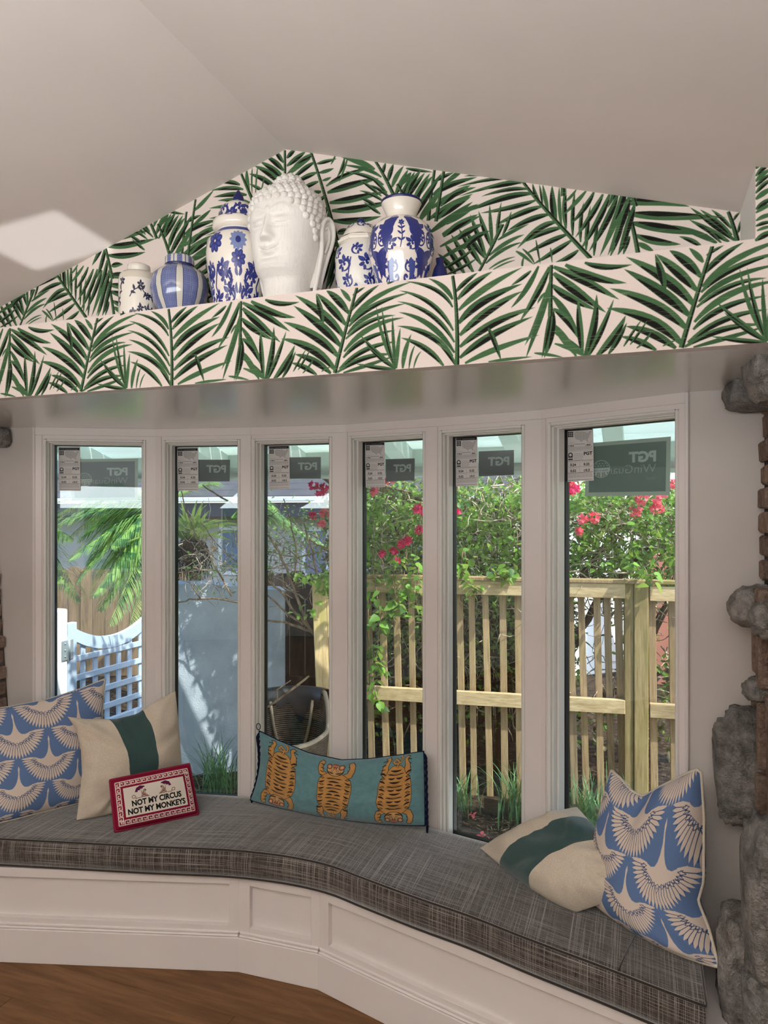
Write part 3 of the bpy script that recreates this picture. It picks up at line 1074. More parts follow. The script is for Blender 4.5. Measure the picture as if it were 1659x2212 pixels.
def draw_crane(cv, cx, cy, w):
    T = lambda x, y: (cx + x * w, cy + y * w)
    N = 26
    feathers = []
    for i in range(N):
        ph = math.pi + (i + .5) / N * math.pi
        x, y = math.cos(ph), math.sin(ph)
        lift = .10 * abs(x) ** 3
        tip = (.5 * x * (1.0 - .06 * abs(y)), .47 * y * (.9 + .1 * abs(y)) + lift - .02)
        base = (.23 * x, .15 * y + .01 + lift * .2)
        feathers.append((base, tip))
    for b, t in feathers:
        mid = ((b[0] + t[0]) / 2, (b[1] + t[1]) / 2)
        cv.leaf(T(*b), T(*mid), T(*t), .062 * w, BONE, base=.8)
    for (b, t), (b2, t2) in zip(feathers[:-1], feathers[1:]):
        m = ((b[0] + b2[0]) / 2, (b[1] + b2[1]) / 2)
        e = ((t[0] + t2[0]) / 2 * .86 + m[0] * .14, (t[1] + t2[1]) / 2 * .86 + m[1] * .14)
        cv.stroke([T(*m), T(*e)], .007 * w, NAVY)
    right = [(0, .47), (.008, .44), (.017, .40), (.012, .365), (.011, .30), (.018, .22), (.034, .14), (.062, .07), (.10, .022), (.16, .012), (.27, .055), (.36, .075),
             (.27, .0), (.20, -.055), (.12, -.11), (.06, -.15), (.03, -.2), (0, -.28)]
    cv.poly([T(*p) for p in right + [(-x, y) for x, y in right[::-1]]], BONE)
    z = []
    for i in range(N + 1):
        ph = math.pi + i / N * math.pi
        x, y = math.cos(ph), math.sin(ph)
        r = 1.0 if i % 2 else 1.28
        z.append(T(.235 * x * r, .155 * y * r + .03 * abs(x)))
    cv.stroke(z, .006 * w, NAVY)
    z2 = []
    for i in range(N + 1):
        ph = math.pi + i / N * math.pi
        x, y = math.cos(ph), math.sin(ph)
        r = 1.42 if i % 2 else 1.14
        z2.append(T(.235 * x * r, .155 * y * r + .03 * abs(x)))
    cv.stroke(z2, .006 * w, NAVY)
    cv.stroke([T(-.03, -.2), T(0, -.28), T(.03, -.2)], .006 * w, NAVY)


def crane_print(name, u0, v0, w, pu, pv):
    cv = Canvas((0, 1, 0, 1), 900, BLUE)
    for i in range(-4, 5):
        for j in range(-3, 4):
            draw_crane(cv, u0 + i * pu, v0 + j * pv + (pv / 2 if i % 2 else 0), w)
    k = printed(name, cv.image(name), .85, .12)
    v = k.coord('UV', (420, 420, 1))
    wv = k.nd('Math', {0: k.noise(k.coord('UV', (520, 40, 1)), 1, 1), 1: k.noise(k.coord('UV', (40, 520, 1)), 1, 1)}, operation='ADD').outputs[0]
    k.bump(wv, .3, .002)
    k.col(k.mix(k.img, k.ramp(k.noise(v, 1.0, 1), [(.3, (.9, .9, .9, 1)), (.7, (1.04, 1.04, 1.04, 1))]), 1.0, 'MULTIPLY'))
    return k.m


def cloth(name, col, rough=.9, weave=300, dark=.82, sheen=0.0):
    k = M(name, col, rough, .1)
    n1 = k.noise(k.coord('Object', (weave, weave, weave)), 1, 2)
    n2 = k.noise(k.coord('Object'), 9, 3)
    d = tuple(c * dark for c in col[:3]) + (1,)
    c = k.mix(k.ramp(n1, [(.3, d), (.7, col)]), k.ramp(n2, [(.3, (.9, .88, .86, 1)), (.7, (1, 1, 1, 1))]), 1.0, 'MULTIPLY')
    k.col(c)
    k.bump(n1, .35, .0015)
    if sheen:
        k.b.inputs['Sheen Weight'].default_value = sheen
    return k.m


m_linen = cloth('natural_linen', srgb(226, 214, 196))
m_velvet = cloth('deep_green_velvet', srgb(68, 96, 96), .8, 500, .7, .35)
m_cord = cloth('ivory_cord', srgb(226, 216, 200))
m_crane_l = crane_print('crane_fabric_left', .56, .485, .425, .232, .47)
m_crane_r = crane_print('crane_fabric_right', .765, .57, .50, .275, .53)


def make_pillow(name, label, group, c, m, tf, tb, mats, bands=None, piping=None, pr=.0045, n=44, **kw):
    base = (c[0] + c[1]) / 2
    t = thing(name, label, 'pillow', (base.x, base.y, .46), group)
    F, B, U, nrm = pillow_sheets(c, m, tf, tb, n=n, **kw)
    fl = orient(None, F, nrm)
    if bands is None:
        mb = MB()
        mb.grid(F, U, flip=fl)
        mb.grid(B, U, flip=not fl)
        obj('cover', mb, mats[0], t)
    else:
        lim = [0] + [min(range(n + 1), key=lambda i: abs(U[0][i][0] - b)) for b in bands] + [n]
        for q, (a, b) in enumerate(zip(lim[:-1], lim[1:])):
            mb = MB()
            mb.grid([r[a:b + 1] for r in F], [r[a:b + 1] for r in U], flip=fl)
            mb.grid([r[a:b + 1] for r in B], [r[a:b + 1] for r in U], flip=not fl)
            o = obj('velvet_band' if q == 1 else 'linen_panel', mb, mats[q], t)
            if q == 1:
                o['label'] = 'dark green velvet band'
    if piping:
        mb = MB()
        mb.tube(border(F, n), pr, 6, cap=False)
        obj('piping', mb, piping, t)
    return t, F, B, nrm


zs = .4635
make_pillow('throw_pillow', 'big blue pillow with ivory crane print leaning in the left corner of the seat', 'blue crane pillows',
            [onZ(-60, 1792, zs), onZ(203, 1726, zs), W(226, 1467, 3.125), W(-72, 1540, 2.95)],
            [None, W(214, 1620, 3.09), W(92, 1513, 3.03), None], .075, .05, [m_crane_l], piping=m_cord, seed=1, wr=.005,
            edges={'t': [(0, -72, 1540, 2.95), (.35, 22, 1527, 2.99), (.6, 100, 1512, 3.03), (.85, 178, 1487, 3.09), (1, 226, 1467, 3.125)]})
stripe = 'linen pillows with a green velvet band'
make_pillow('throw_pillow', 'square linen pillow with dark green velvet band standing upright behind the needlepoint pillow', stripe,
            [onZ(165, 1774, zs), onZ(396, 1713, zs), W(379, 1493, 3.10), W(146, 1548, 2.93)],
            [onZ(285, 1748, zs), W(388, 1604, 3.10), W(262, 1549, 3.0), W(178, 1662, 2.89)], .07, .035,
            [m_linen, m_velvet, m_linen], bands=(.42, .72), seed=2, wr=.015,
            edges={'t': [(0, 146, 1548, 2.93), (.25, 184, 1553, 2.95), (.5, 250, 1553, 3.0), (.66, 296, 1542, 3.03), (.8, 328, 1519, 3.05), (1, 379, 1493, 3.10)],
                   'l': [(0, 165, 1774, 2.85), (.35, 177, 1672, 2.88), (.6, 175, 1620, 2.90), (.85, 164, 1575, 2.92), (1, 146, 1548, 2.93)]})


def chop(u, v):
    return -.035 * math.exp(-((u - .42) / .09) ** 2) * max(0, v - .45) / .55


cr = [W(1264, 1938, 2.29), W(1553, 2089, 1.93), W(1514, 1669, 2.09), W(1321, 1665, 2.32)]
make_pillow('throw_pillow', 'tall blue crane-print pillow with dented top at the right end by the stone', 'blue crane pillows',
            cr, [W(1398, 2028, 2.055), W(1512, 1895, 2.03), W(1392, 1722, 2.20), W(1292, 1795, 2.31)], .085, .085, [m_crane_r], piping=m_cord,
            edges={'t': [(0, 1321, 1665, 2.32), (.12, 1338, 1680, 2.30), (.28, 1364, 1709, 2.25), (.38, 1390, 1722, 2.21), (.52, 1428, 1700, 2.17), (.75, 1478, 1675, 2.12), (.92, 1506, 1663, 2.095), (1, 1514, 1669, 2.09)],
                   'r': [(0, 1553, 2089, 1.93), (.25, 1530, 2003, 1.99), (.42, 1507, 1946, 2.02), (.55, 1519, 1905, 2.03), (.8, 1520, 1765, 2.07), (1, 1514, 1669, 2.09)]},
            seed=3, wr=.006, hook=chop, pr=.0055)
bl, br, tl = onZ(1037, 1832, zs), onZ(1246, 1970, zs), W(1246, 1743, 2.46)
make_pillow('throw_pillow', 'slumped linen pillow with green velvet band lying against the right crane pillow', stripe,
            [bl, br, br + (tl - bl) * .60, tl],
            [onZ(1150, 1922, zs), None, None, W(1150, 1778, 2.52)], .085, .03, [m_linen, m_velvet, m_linen], bands=(.2, .49), seed=4, wr=.014)

# needlepoint pillow
WINE = (140, 26, 56)
cv = Canvas((0, 1.72, 0, 1), 700, WINE)
cv.poly([(.045, .05), (1.675, .05), (1.675, .95), (.045, .95)], (150, 38, 66))
CR = (232, 222, 210)


def key(x, y, dx, dy, n, ln, h):
    """greek key band: n cells along (dx, dy), height h to the left of it"""
    px_, py_ = -dy, dx
    cw = ln / n
    w = .017
    for i in range(n):
        ox, oy = x + dx * cw * i, y + dy * cw * i
        q = [(0, 0), (0, 1), (.78, 1), (.78, .38), (.38, .38), (.38, .66)]
        cv.stroke([(ox + dx * a * cw + px_ * b * h, oy + dy * a * cw + py_ * b * h) for a, b in q], w, CR)
        cv.stroke([(ox, oy), (ox + dx * cw * 1.0, oy + dy * cw * 1.0)], w, CR)


key(.075, .08, 1, 0, 13, 1.50, .085)
key(1.645, .92, -1, 0, 13, 1.50, .085)
key(.075 + .0, .92, 0, -1, 7, .80, .085)
key(1.645, .08, 0, 1, 7, .80, .085)
cv.poly([(.19, .19), (1.53, .19), (1.53, .81), (.19, .81)], WINE)
cv.poly([(.215, .215), (1.505, .215), (1.505, .785), (.215, .785)], CR)
cv.text('NOT MY CIRCUS', .875, .405, .148, (28, 30, 30), align='CENTER', bold=.006, sx=.93)
cv.text('NOT MY MONKEYS', .86, .255, .148, (28, 30, 30), align='CENTER', bold=.006, sx=.93)
for mx, fl in ((.60, 1), (1.06, -1)):
    Q = lambda x, y: (mx + fl * x, y)
    BR_ = (150, 110, 100)
    cv.poly([Q(-.05, .545), Q(.02, .70), Q(.07, .60), Q(.13, .545)], (196, 160, 148))
    for a, b in (((-.03, .56), (.06, .60)), ((-.01, .60), (.10, .55)), ((.0, .64), (.05, .56)), ((.02, .68), (.0, .6)), ((-.04, .545), (.13, .545))):
        cv.stroke([Q(*a), Q(*b)], .008, (98, 66, 60))
    cv.disc(*Q(.045, .665), .032, (186, 158, 140))
    cv.disc(*Q(.06, .672), .018, (120, 100, 90))
    cv.stroke([Q(-.02, .60), Q(-.03, .72)], .008, (98, 66, 60))
    um = [Q(-.16, .66), Q(-.12, .74), Q(-.04, .775), Q(.05, .755), Q(.06, .735), Q(.02, .725), Q(0, .70), Q(-.03, .715), Q(-.06, .68), Q(-.09, .69), Q(-.11, .65), Q(-.13, .665)]
    cv.poly(um, (98, 34, 74))
    sp = [Q(-.05 - .14 * min(1, i / 8) + (.035 * math.cos(i * .8) if i > 6 else 0), .55 + (.03 * math.sin(i * .8) + .03 if i > 6 else -.01)) for i in range(16)]
    cv.stroke(sp, .013, BR_)
k = printed('needlepoint_wool', cv.image('needlepoint'), .95, .05)
st = k.nd('TexVoronoi', {'Vector': k.coord('UV', (150, 88, 1)), 'Scale': 1.0, 'Randomness': .15})
k.bump(st.outputs['Distance'], .5, .002)
np_, F, B, nr = make_pillow('throw_pillow', 'small needlepoint pillow with wine red key border, two monkeys and a motto', None,
                            [onZ(249, 1796, .463), onZ(428, 1758, .463), W(408, 1651, 2.955), W(238, 1686, 2.81)], [None, None, None, None],
                            .036, .03, [k.m], piping=M('wine_edging', srgb(140, 26, 56), .9).m, pr=.006, seed=6, wr=.002, pw=4)

# tiger lumbar pillow
TEAL, TAN, DK = (104, 146, 152), (196, 146, 84), (44, 30, 26)
cv = Canvas((0, 2.3, 0, 1), 620, TEAL)


def tiger(cx, up, s=1.0):
    Q = lambda x, y: (cx + x * s * 1.02, .5 + (y * s if up else -y * s))
    legs = [[(-.13, .20), (-.185, .26), (-.175, .36), (-.135, .42), (-.165, .445), (-.12, .46), (-.09, .43), (-.11, .36), (-.10, .28), (-.05, .24)],
            [(-.13, -.20), (-.20, -.24), (-.225, -.32), (-.215, -.40), (-.18, -.44), (-.14, -.42), (-.165, -.36), (-.15, -.30), (-.08, -.26)]]
    for lg in legs:
        for sx in (1, -1):
            cv.poly([Q(sx * x, y) for x, y in lg], TAN)
            cv.stroke([Q(sx * x, y) for x, y in lg], .007, DK)
            for q in range(4):
                f = lg[1 + q // 2]
                yy = lg[1][1] + (lg[3][1] - lg[1][1]) * (q / 3.2)
                cv.stroke([Q(sx * .19, yy), Q(sx * .145, yy + .012)], .010, DK)
    body = [(0, .36), (-.06, .35), (-.10, .31), (-.12, .25), (-.185, .20), (-.2, .1), (-.205, 0), (-.205, -.12), (-.185, -.2), (-.12, -.26), (-.06, -.3), (0, -.31)]
    body = body + [(-x, y) for x, y in body[::-1]]
    cv.poly([Q(*p) for p in body], TAN)
    cv.stroke([Q(*p) for p in body], .007, (96, 62, 40), closed=True)
    tail = [(.0, .33), (.02, .40), (-.03, .43), (-.055, .40), (-.02, .375), (.05, .39), (.055, .44), (.02, .46)]
    cv.stroke([Q(*p) for p in tail], .03, DK)
    cv.stroke([Q(*p) for p in tail], .02, TAN)
    rnd = random.Random(3)
    for r_, y in enumerate((.30, .255, .205, .155, .10, .05, .0, -.05, -.10, -.15, -.20)):
        wide = .09 if y > .27 else .15
        if r_ % 3 == 1:
            cv.leaf(Q(-.1, y), Q(0, y - .02), Q(.1, y), .026, DK, base=.2)
            cv.leaf(Q(-.06, y + .002), Q(0, y - .015), Q(.06, y), .010, TAN, base=.2)
        elif r_ % 3 == 2:
            cv.leaf(Q(-.09, y), Q(-.04, y - .025), Q(-.005, y), .024, DK, base=.2)
            cv.leaf(Q(.09, y), Q(.04, y - .025), Q(.005, y), .024, DK, base=.2)
        else:
            cv.leaf(Q(-.07, y), Q(0, y - .028), Q(.07, y), .026, DK, base=.2)
        for sx in (1, -1):
            x0 = sx * (wide + .005)
            if r_ % 2:
                cv.leaf(Q(x0 + sx * .04, y + .02), Q(x0, y + .02), Q(x0 - sx * .035, y - .015), .024, DK, base=.2)
            elif r_ > 1:
                lz = [Q(x0 + sx * .035, y), Q(x0, y + .018), Q(x0 - sx * .03, y), Q(x0, y - .016)]
                cv.poly(lz, DK)
                cv.poly([Q(x0 + sx * .02, y), Q(x0, y + .009), Q(x0 - sx * .017, y), Q(x0, y - .008)], TAN)
    # head
    cv.disc(*Q(0, -.33), .105 * 1.12, DK, .085)
    cv.disc(*Q(0, -.33), .098 * 1.12, (206, 160, 104), .078)
    for sx in (1, -1):
        cv.disc(*Q(sx * .075, -.375), .038, DK)
        cv.disc(*Q(sx * .075, -.375), .030, (198, 120, 88))
        cv.disc(*Q(sx * .075, -.375), .016, (216, 180, 140))
        cv.disc(*Q(sx * .033, -.325), .014, DK)
        cv.disc(*Q(sx * .033, -.325), .008, (230, 220, 200))
        cv.leaf(Q(sx * .015, -.29), Q(sx * .05, -.285), Q(sx * .085, -.31), .018, DK)
        cv.leaf(Q(sx * .05, -.27), Q(sx * .09, -.28), Q(sx * .10, -.33), .014, DK)
        cv.stroke([Q(sx * .012, -.34), Q(sx * .016, -.37), Q(sx * .03, -.39)], .008, DK)
    cv.disc(*Q(0, -.378), .018, (176, 84, 66))
    cv.leaf(Q(-.045, -.40), Q(0, -.425), Q(.045, -.40), .02, (150, 60, 50), base=.2)


tiger(.38, True, 1.06)
tiger(1.13, False, 1.06)
tiger(1.93, True, 1.06)
k = printed('tiger_velvet', cv.image('tiger'), .8, .1)
n1 = k.noise(k.coord('UV', (22, 9, 1)), 1.2, 4, .7)
k.col(k.mix(k.img, k.ramp(n1, [(.3, (.78, .8, .82, 1)), (.7, (1.1, 1.08, 1.06, 1))]), 1.0, 'MULTIPLY'))
k.b.inputs['Sheen Weight'].default_value = .35
k.bump(k.noise(k.coord('UV', (500, 220, 1)), 1, 2), .3, .002)
m_navy = cloth('navy_tassel', srgb(24, 30, 58), .9)
tg, F, B, nr = make_pillow('lumbar_pillow', 'long teal velvet lumbar pillow with three tan tigers and navy tassel trim', None,
                           [W(541, 1728, 3.0), W(918, 1783, 2.735), W(915, 1623, 2.77), W(560, 1579, 3.05)],
                           [W(728, 1768, 2.855), W(917, 1704, 2.75), W(738, 1641, 2.90), W(562, 1655, 3.02)], .075, .02, [k.m], seed=8, wr=.007, piping=m_navy, pr=.003,
                           edges={'t': [(0, 560, 1579, 3.05), (.12, 602, 1600, 3.02), (.3, 668, 1627, 2.95), (.5, 738, 1642, 2.90), (.64, 800, 1639, 2.85), (.85, 872, 1630, 2.80), (1, 915, 1623, 2.77)]})
for side in (0, 44):                                  # tassel fringe down both short ends
    for q in range(4, 43, 3):
        p = F[q][side]
        sg = -1 if side == 0 else 1
        d = V((CS, SN, 0)) * (sg * .006)
        mb = MB()
        mb.tube([p, p + d + V((0, 0, -.008)), p + d * 1.6 + V((0, 0, -.02)), p + d * 1.4 + V((0, 0, -.045))], [.0025, .004, .0055, .004], 6)
        lo = min(v_[2] for v_ in mb.v)
        if lo > .46:
            obj('tassel', mb, m_navy, tg)
p = F[44][0]
mb = MB()
mb.tube([p + V((-.004 + .010 * math.sin(a), 0, .004 + .014 - .014 * math.cos(a))) for a in np.linspace(0, 2 * math.pi, 14)], .0018, 5)
obj('corner_loop', mb, m_navy, tg)
# ------------------------------------------------------------------ ornaments on the display shelf
IVO, COB, COB2 = (236, 228, 216), (30, 44, 122), (56, 74, 150)


def glaze(name, cv):
    k = printed(name, cv.image(name), .14, .55)
    k.b.inputs['Coat Weight'].default_value = .5
    k.b.inputs['Coat Roughness'].default_value = .05
    return k.m


def facing(x, y):
    return math.atan2(-y, -x) - math.pi        # start angle that turns u = .5 to the viewer


def spiral(cv, x, y, r, a0, turns, col, w, hand=1, n=22):
    P, Wd = [], []
    for i in range(n):
        f = i / (n - 1)
        a = a0 + hand * turns * 2 * math.pi * f
        q = r * (1 - f) ** .8 + r * .12
        P.append((x + q * math.cos(a), y + q * math.sin(a)))
        Wd.append(w * (.5 + .9 * math.sin(math.pi * min(1, f * 1.1)) + .25 * f))
    cv.stroke(P, Wd, col)
    cv.disc(P[-1][0], P[-1][1], w * .8, col)


def sprig(cv, x, y, s, hand, col=COB):
    """one scroll with acanthus leaves, s = size"""
    spiral(cv, x, y, .16 * s, -1.9 if hand > 0 else math.pi + 1.9, .85, col, .05 * s, hand)
    for a, l, wd in ((2.3, .30, .12), (1.5, .26, .11), (3.1, .24, .10), (-2.5, .2, .09), (.6, .18, .09)):
        a = a if hand > 0 else math.pi - a
        cv.leaf((x + .10 * s * math.cos(a), y + .10 * s * math.sin(a)), (x + .2 * s * math.cos(a + .5 * hand), y + .2 * s * math.sin(a + .5 * hand)),
                (x + l * s * math.cos(a + .25 * hand), y + l * s * math.sin(a + .25 * hand)), wd * s, col, base=.5)
    for a in (2.4, 1.6):
        a = a if hand > 0 else math.pi - a
        cv.stroke([(x + .13 * s * math.cos(a), y + .13 * s * math.sin(a)), (x + .25 * s * math.cos(a + .3 * hand), y + .25 * s * math.sin(a + .3 * hand))], .012 * s, COB2)


def blossom(cv, x, y, r, col=COB, n=6, light=None):
    for i in range(n):
        a = 2 * math.pi * i / n + .3
        cv.disc(x + r * .62 * math.cos(a), y + r * .62 * math.sin(a), r * .42, col, r * .3, a)
        if light:
            cv.disc(x + r * .62 * math.cos(a), y + r * .62 * math.sin(a), r * .26, light, r * .14, a)
    cv.disc(x, y, r * .26, col)
    cv.disc(x, y, r * .12, IVO)


def column(cv, x, y0, y1, s):
    """mirrored scrolls climbing on both sides of a line"""
    n = int((y1 - y0) / (.36 * s))
    for i in range(n + 1):
        y = y0 + i * .36 * s
        o = .25 * s + (.10 * s if i % 2 else 0)
        for sg in (1, -1):
            sprig(cv, x - sg * o, y, s, sg)
            cv.stroke([(x - sg * (o - .12 * s), y - .12 * s), (x - sg * (o + .02 * s), y + .1 * s), (x - sg * (o - .08 * s), y + .3 * s)], [.03 * s, .05 * s, .02 * s], COB)
            cv.leaf((x - sg * .02 * s, y + .02 * s), (x - sg * .10 * s, y + .1 * s), (x - sg * .05 * s, y + .25 * s), .09 * s, COB, base=.5)
    blossom(cv, x, y1 + .1 * s, .2 * s, COB, 8, COB2)


def vessel(name, label, X, Y, prof, cv, cat='jar', parts=()):
    t = thing(name, label, cat, (X, Y, ZT), 'blue and white porcelain on the display shelf')
    mb = MB()
    mb.lathe((X, Y, ZT), prof, 56, a0=facing(X, Y))
    obj('body', mb, glaze(name + '_print', cv), t)
    return t


def at_shelf(px, Y):
    r = (px - IW / 2) / FPX
    t = Y / (r * SN + CS)
    return t * (r * CS - SN), t / FPX


m_ivory = M('ivory_glaze', srgb(230, 222, 210), .15, .55).m
m_cobalt = M('cobalt_glaze', srgb(24, 32, 92), .12, .55).m


def Zy(py, k):
    return EYE.z + (IH / 2 - py) * k - ZT


# 1 small cylinder jar with black-blue flowering twigs
X, kx = at_shelf(300, 1.88)
cv = Canvas((0, 2.2, 0, 1), 420, IVO)
rnd = random.Random(12)
INKB = (34, 38, 66)
for i in range(13):
    x, y = (i % 7) * .33 + rnd.uniform(-.05, .05), .12 + (i // 7) * .42
    P = [(x, y)]
    a = rnd.uniform(.4, 1.3)
    for q in range(7):
        a += rnd.uniform(-.7, .7)
        P.append((P[-1][0] + .07 * math.cos(a), P[-1][1] + .06 * math.sin(a)))
        cv.leaf(P[-1], (P[-1][0] + .03 * math.cos(a + 1.2), P[-1][1] + .03 * math.sin(a + 1.2)), (P[-1][0] + .075 * math.cos(a + (1.1 if q % 2 else -1.1)), P[-1][1] + .075 * math.sin(a + (1.1 if q % 2 else -1.1))), .04, INKB)
    cv.stroke(P, .014, INKB)
    blossom(cv, P[3][0] + .04, P[3][1] + .05, .055, INKB, 5)
    blossom(cv, P[6][0], P[6][1], .05, INKB, 5)
cv.poly([(0, .80), (2.2, .80), (2.2, 1), (0, 1)], (214, 206, 190))
h = Zy(573, kx)
jar = vessel('floral_jar', 'small ivory cylinder jar with dark flowering twigs, leftmost on the shelf', X, 1.88,
             [(.0, 0), (.056, 0), (.061, .006), (.0625, .03), (.0625, h - .055), (.0595, h - .038), (.05, h - .029), (.034, h - .026)], cv)
mb = MB()
mb.lathe((X, 1.88, ZT), [(.033, h - .027), (.033, h - .02), (.036, h - .014), (.035, h - .004), (.028, h), (.0, h)], 40)
obj('lid', mb, m_ivory, jar)

# 2 round ginger jar, lattice blue with plain stripes
X, kx = at_shelf(388, 1.885)


def lattice(cv, cells):
    H, Wd = cv.a.shape[:2]
    yy, xx = np.mgrid[0:H, 0:Wd]
    a = np.sin(xx * math.pi * cells / Wd) * np.sin(yy * math.pi * cells * H / Wd / H * H / H)
    u = (xx * cells / Wd) % 1 - .5
    v = (yy * cells / Wd) % 1 - .5
    m = (np.abs(u) + np.abs(v) < .26) | (np.maximum(np.abs(u), np.abs(v)) > .45)
    cv.a[m] = np.array((188, 194, 214)) / 255
    m = (u * u + v * v < .012)
    cv.a[m] = np.array((30, 38, 90)) / 255


cv = Canvas((0, 1, 0, .5), 1000, (64, 78, 138))
lattice(cv, 84)
for i in range(9):
    x = i / 8
    cv.poly([(x - .022, 0), (x + .022, 0), (x + .022, .5), (x - .022, .5)], (38, 46, 96))
    cv.poly([(x - .018, 0), (x + .018, 0), (x + .018, .5), (x - .018, .5)], (206, 202, 190))
zb, zw, h = Zy(580, kx), Zy(622, kx), Zy(556, kx)
jar = vessel('ginger_jar', 'round blue lattice ginger jar with plain cream stripes and flat lid', X, 1.885,
             [(0, 0), (.05, 0), (.055, .004), (.066, .03), (.081, .06), (.089, zw - .01), (.0885, zw + .012), (.081, zw + .036), (.066, zb - .012), (.05, zb), (.043, zb + .002)], cv)
cv = Canvas((0, 1, 0, .12), 1000, (64, 78, 138))
lattice(cv, 60)
for i in range(9):
    x = i / 8 + 1 / 16
    cv.poly([(x - .035, 0), (x + .035, 0), (x + .035, .12), (x - .035, .12)], (206, 202, 190))
    cv.poly([(x - .006, 0), (x + .006, 0), (x + .006, .12), (x - .006, .12)], (90, 104, 156))
cv.poly([(0, 0), (1, 0), (1, .012), (0, .012)], (30, 36, 86))
mb = MB()
mb.lathe((X, 1.885, ZT), [(.0455, zb + .001), (.046, zb + .004), (.045, h - .006), (.041, h - .001), (.02, h + .002), (0, h + .003)], 48, a0=facing(X, 1.885))
obj('lid', mb, glaze('ginger_lid_print', cv), jar)

# 3 tall temple jar with pointed finial
X, kx = at_shelf(515, 1.912)
cv = Canvas((0, 2.3, 0, 1), 420, IVO)
for i in range(5):
    x = i * .575 - .0
    column(cv, x, .06, .60, .40)
    x += .2875
    blossom(cv, x, .80, .10, COB, 8, COB2)
    sprig(cv, x - .08, .56, .36, 1)
    sprig(cv, x + .08, .56, .36, -1)
    sprig(cv, x - .02, .30, .38, -1)
    sprig(cv, x + .03, .10, .34, 1)
    cv.stroke([(x - .05, .05), (x + .04, .22), (x - .04, .42), (x + .03, .6)], .018, COB)
    for q in range(12):
        a = q / 12 * 2 * math.pi
        cv.leaf((x - .29 + .02 * math.cos(a), .80 + .02 * math.sin(a)), (x - .29 + .06 * math.cos(a), .8 + .06 * math.sin(a)), (x - .29 + .10 * math.cos(a), .8 + .10 * math.sin(a)), .045, (120, 134, 180))
    cv.disc(x - .29, .80, .03, COB)
cv.poly([(0, .955), (2.3, .955), (2.3, .985), (0, .985)], COB)
cv.poly([(0, .0), (2.3, .0), (2.3, .03), (0, .03)], COB)
zr, zs_, zl = Zy(503, kx), Zy(516, kx), Zy(480, kx)
zd, zt_ = Zy(440, kx), Zy(410, kx)
jar = vessel('temple_jar', 'tall blue and white temple jar with pointed cobalt finial, behind the stone head', X, 1.912,
             [(0, 0), (.072, 0), (.076, .006), (.078, .04), (.088, .10), (.096, .15), (.0985, .19), (.095, .225), (.082, zs_ - .004), (.066, zs_ + .005), (.064, zr)], cv)
cv = Canvas((0, 1.6, 0, .5), 420, IVO)
for i in range(9):
    sprig(cv, i * .2, .27, .42, 1 if i % 2 else -1)
    sprig(cv, i * .2 + .1, .20, .34, -1 if i % 2 else 1)
mb = MB()
mb.lathe((X, 1.912, ZT), [(.064, zr - .002), (.075, zr + .002), (.079, zr + .010), (.078, zl - .006), (.070, zl), (.062, zl + .004), (.0605, zl + .02), (.054, zd - .02), (.04, zd - .006), (.018, zd + .001)], 48, a0=facing(X, 1.912))
lid = obj('lid', mb, glaze('temple_lid_print', cv), jar)
mb = MB()
mb.lathe((X, 1.912, ZT), [(.0, zd - .004), (.018, zd), (.019, zd + .008), (.015, zd + .022), (.007, zd + .036), (.0, zt_)], 28)
obj('finial', mb, m_cobalt, lid)

# 4 faceted jar with ball knob
X, kx = at_shelf(780, 1.932)
cv = Canvas((0, 2.0, 0, 1), 420, (226, 222, 214))
for i in range(7):
    x = i * .2857
    sprig(cv, x - .06, .68, .46, 1)
    sprig(cv, x + .08, .84, .34, -1)
    sprig(cv, x - .02, .48, .36, 1)
    sprig(cv, x + .05, .32, .5, -1)
    sprig(cv, x - .08, .10, .46, 1)
    blossom(cv, x + .12, .22, .07, COB, 6, COB2)
    cv.stroke([(x - .02, .05), (x + .03, .3), (x - .03, .5), (x + .02, .75)], .016, COB)
zs_, zr = Zy(536, kx), Zy(520, kx)
jar = vessel('knob_jar', 'faceted blue and white jar with ball knob, half behind the flared vase', X, 1.932,
             [(0, 0), (.062, 0), (.066, .006), (.073, .05), (.077, .09), (.077, zs_ - .035), (.073, zs_ - .012), (.064, zs_), (.060, zs_ + .006)], cv)
mb = MB()
mb.lathe((X, 1.932, ZT), [(.060, zs_ + .004), (.070, zs_ + .007), (.071, zs_ + .013), (.064, zs_ + .017), (.063, zs_ + .022), (.058, zs_ + .026)], 8, a0=facing(X, 1.932) + .3, smooth=False)
obj('collar', mb, m_ivory, jar)
cv = Canvas((0, 1.6, 0, .5), 420, IVO)
for i in range(9):
    sprig(cv, i * .2, .24, .44, 1 if i % 2 else -1)
mb = MB()
zk = Zy(488, kx)
mb.lathe((X, 1.932, ZT), [(.058, zs_ + .025), (.054, zs_ + .034), (.040, zk - .006), (.02, zk), (.0, zk + .002)], 40, a0=facing(X, 1.932))
lid = obj('lid', mb, glaze('knob_lid_print', cv), jar)
mb = MB()
mb.lathe((X, 1.932, ZT + zk + .010), [(.012 * math.sin(a), -.012 * math.cos(a)) for a in np.linspace(0, math.pi, 10)], 18)
obj('knob', mb, m_cobalt, lid)

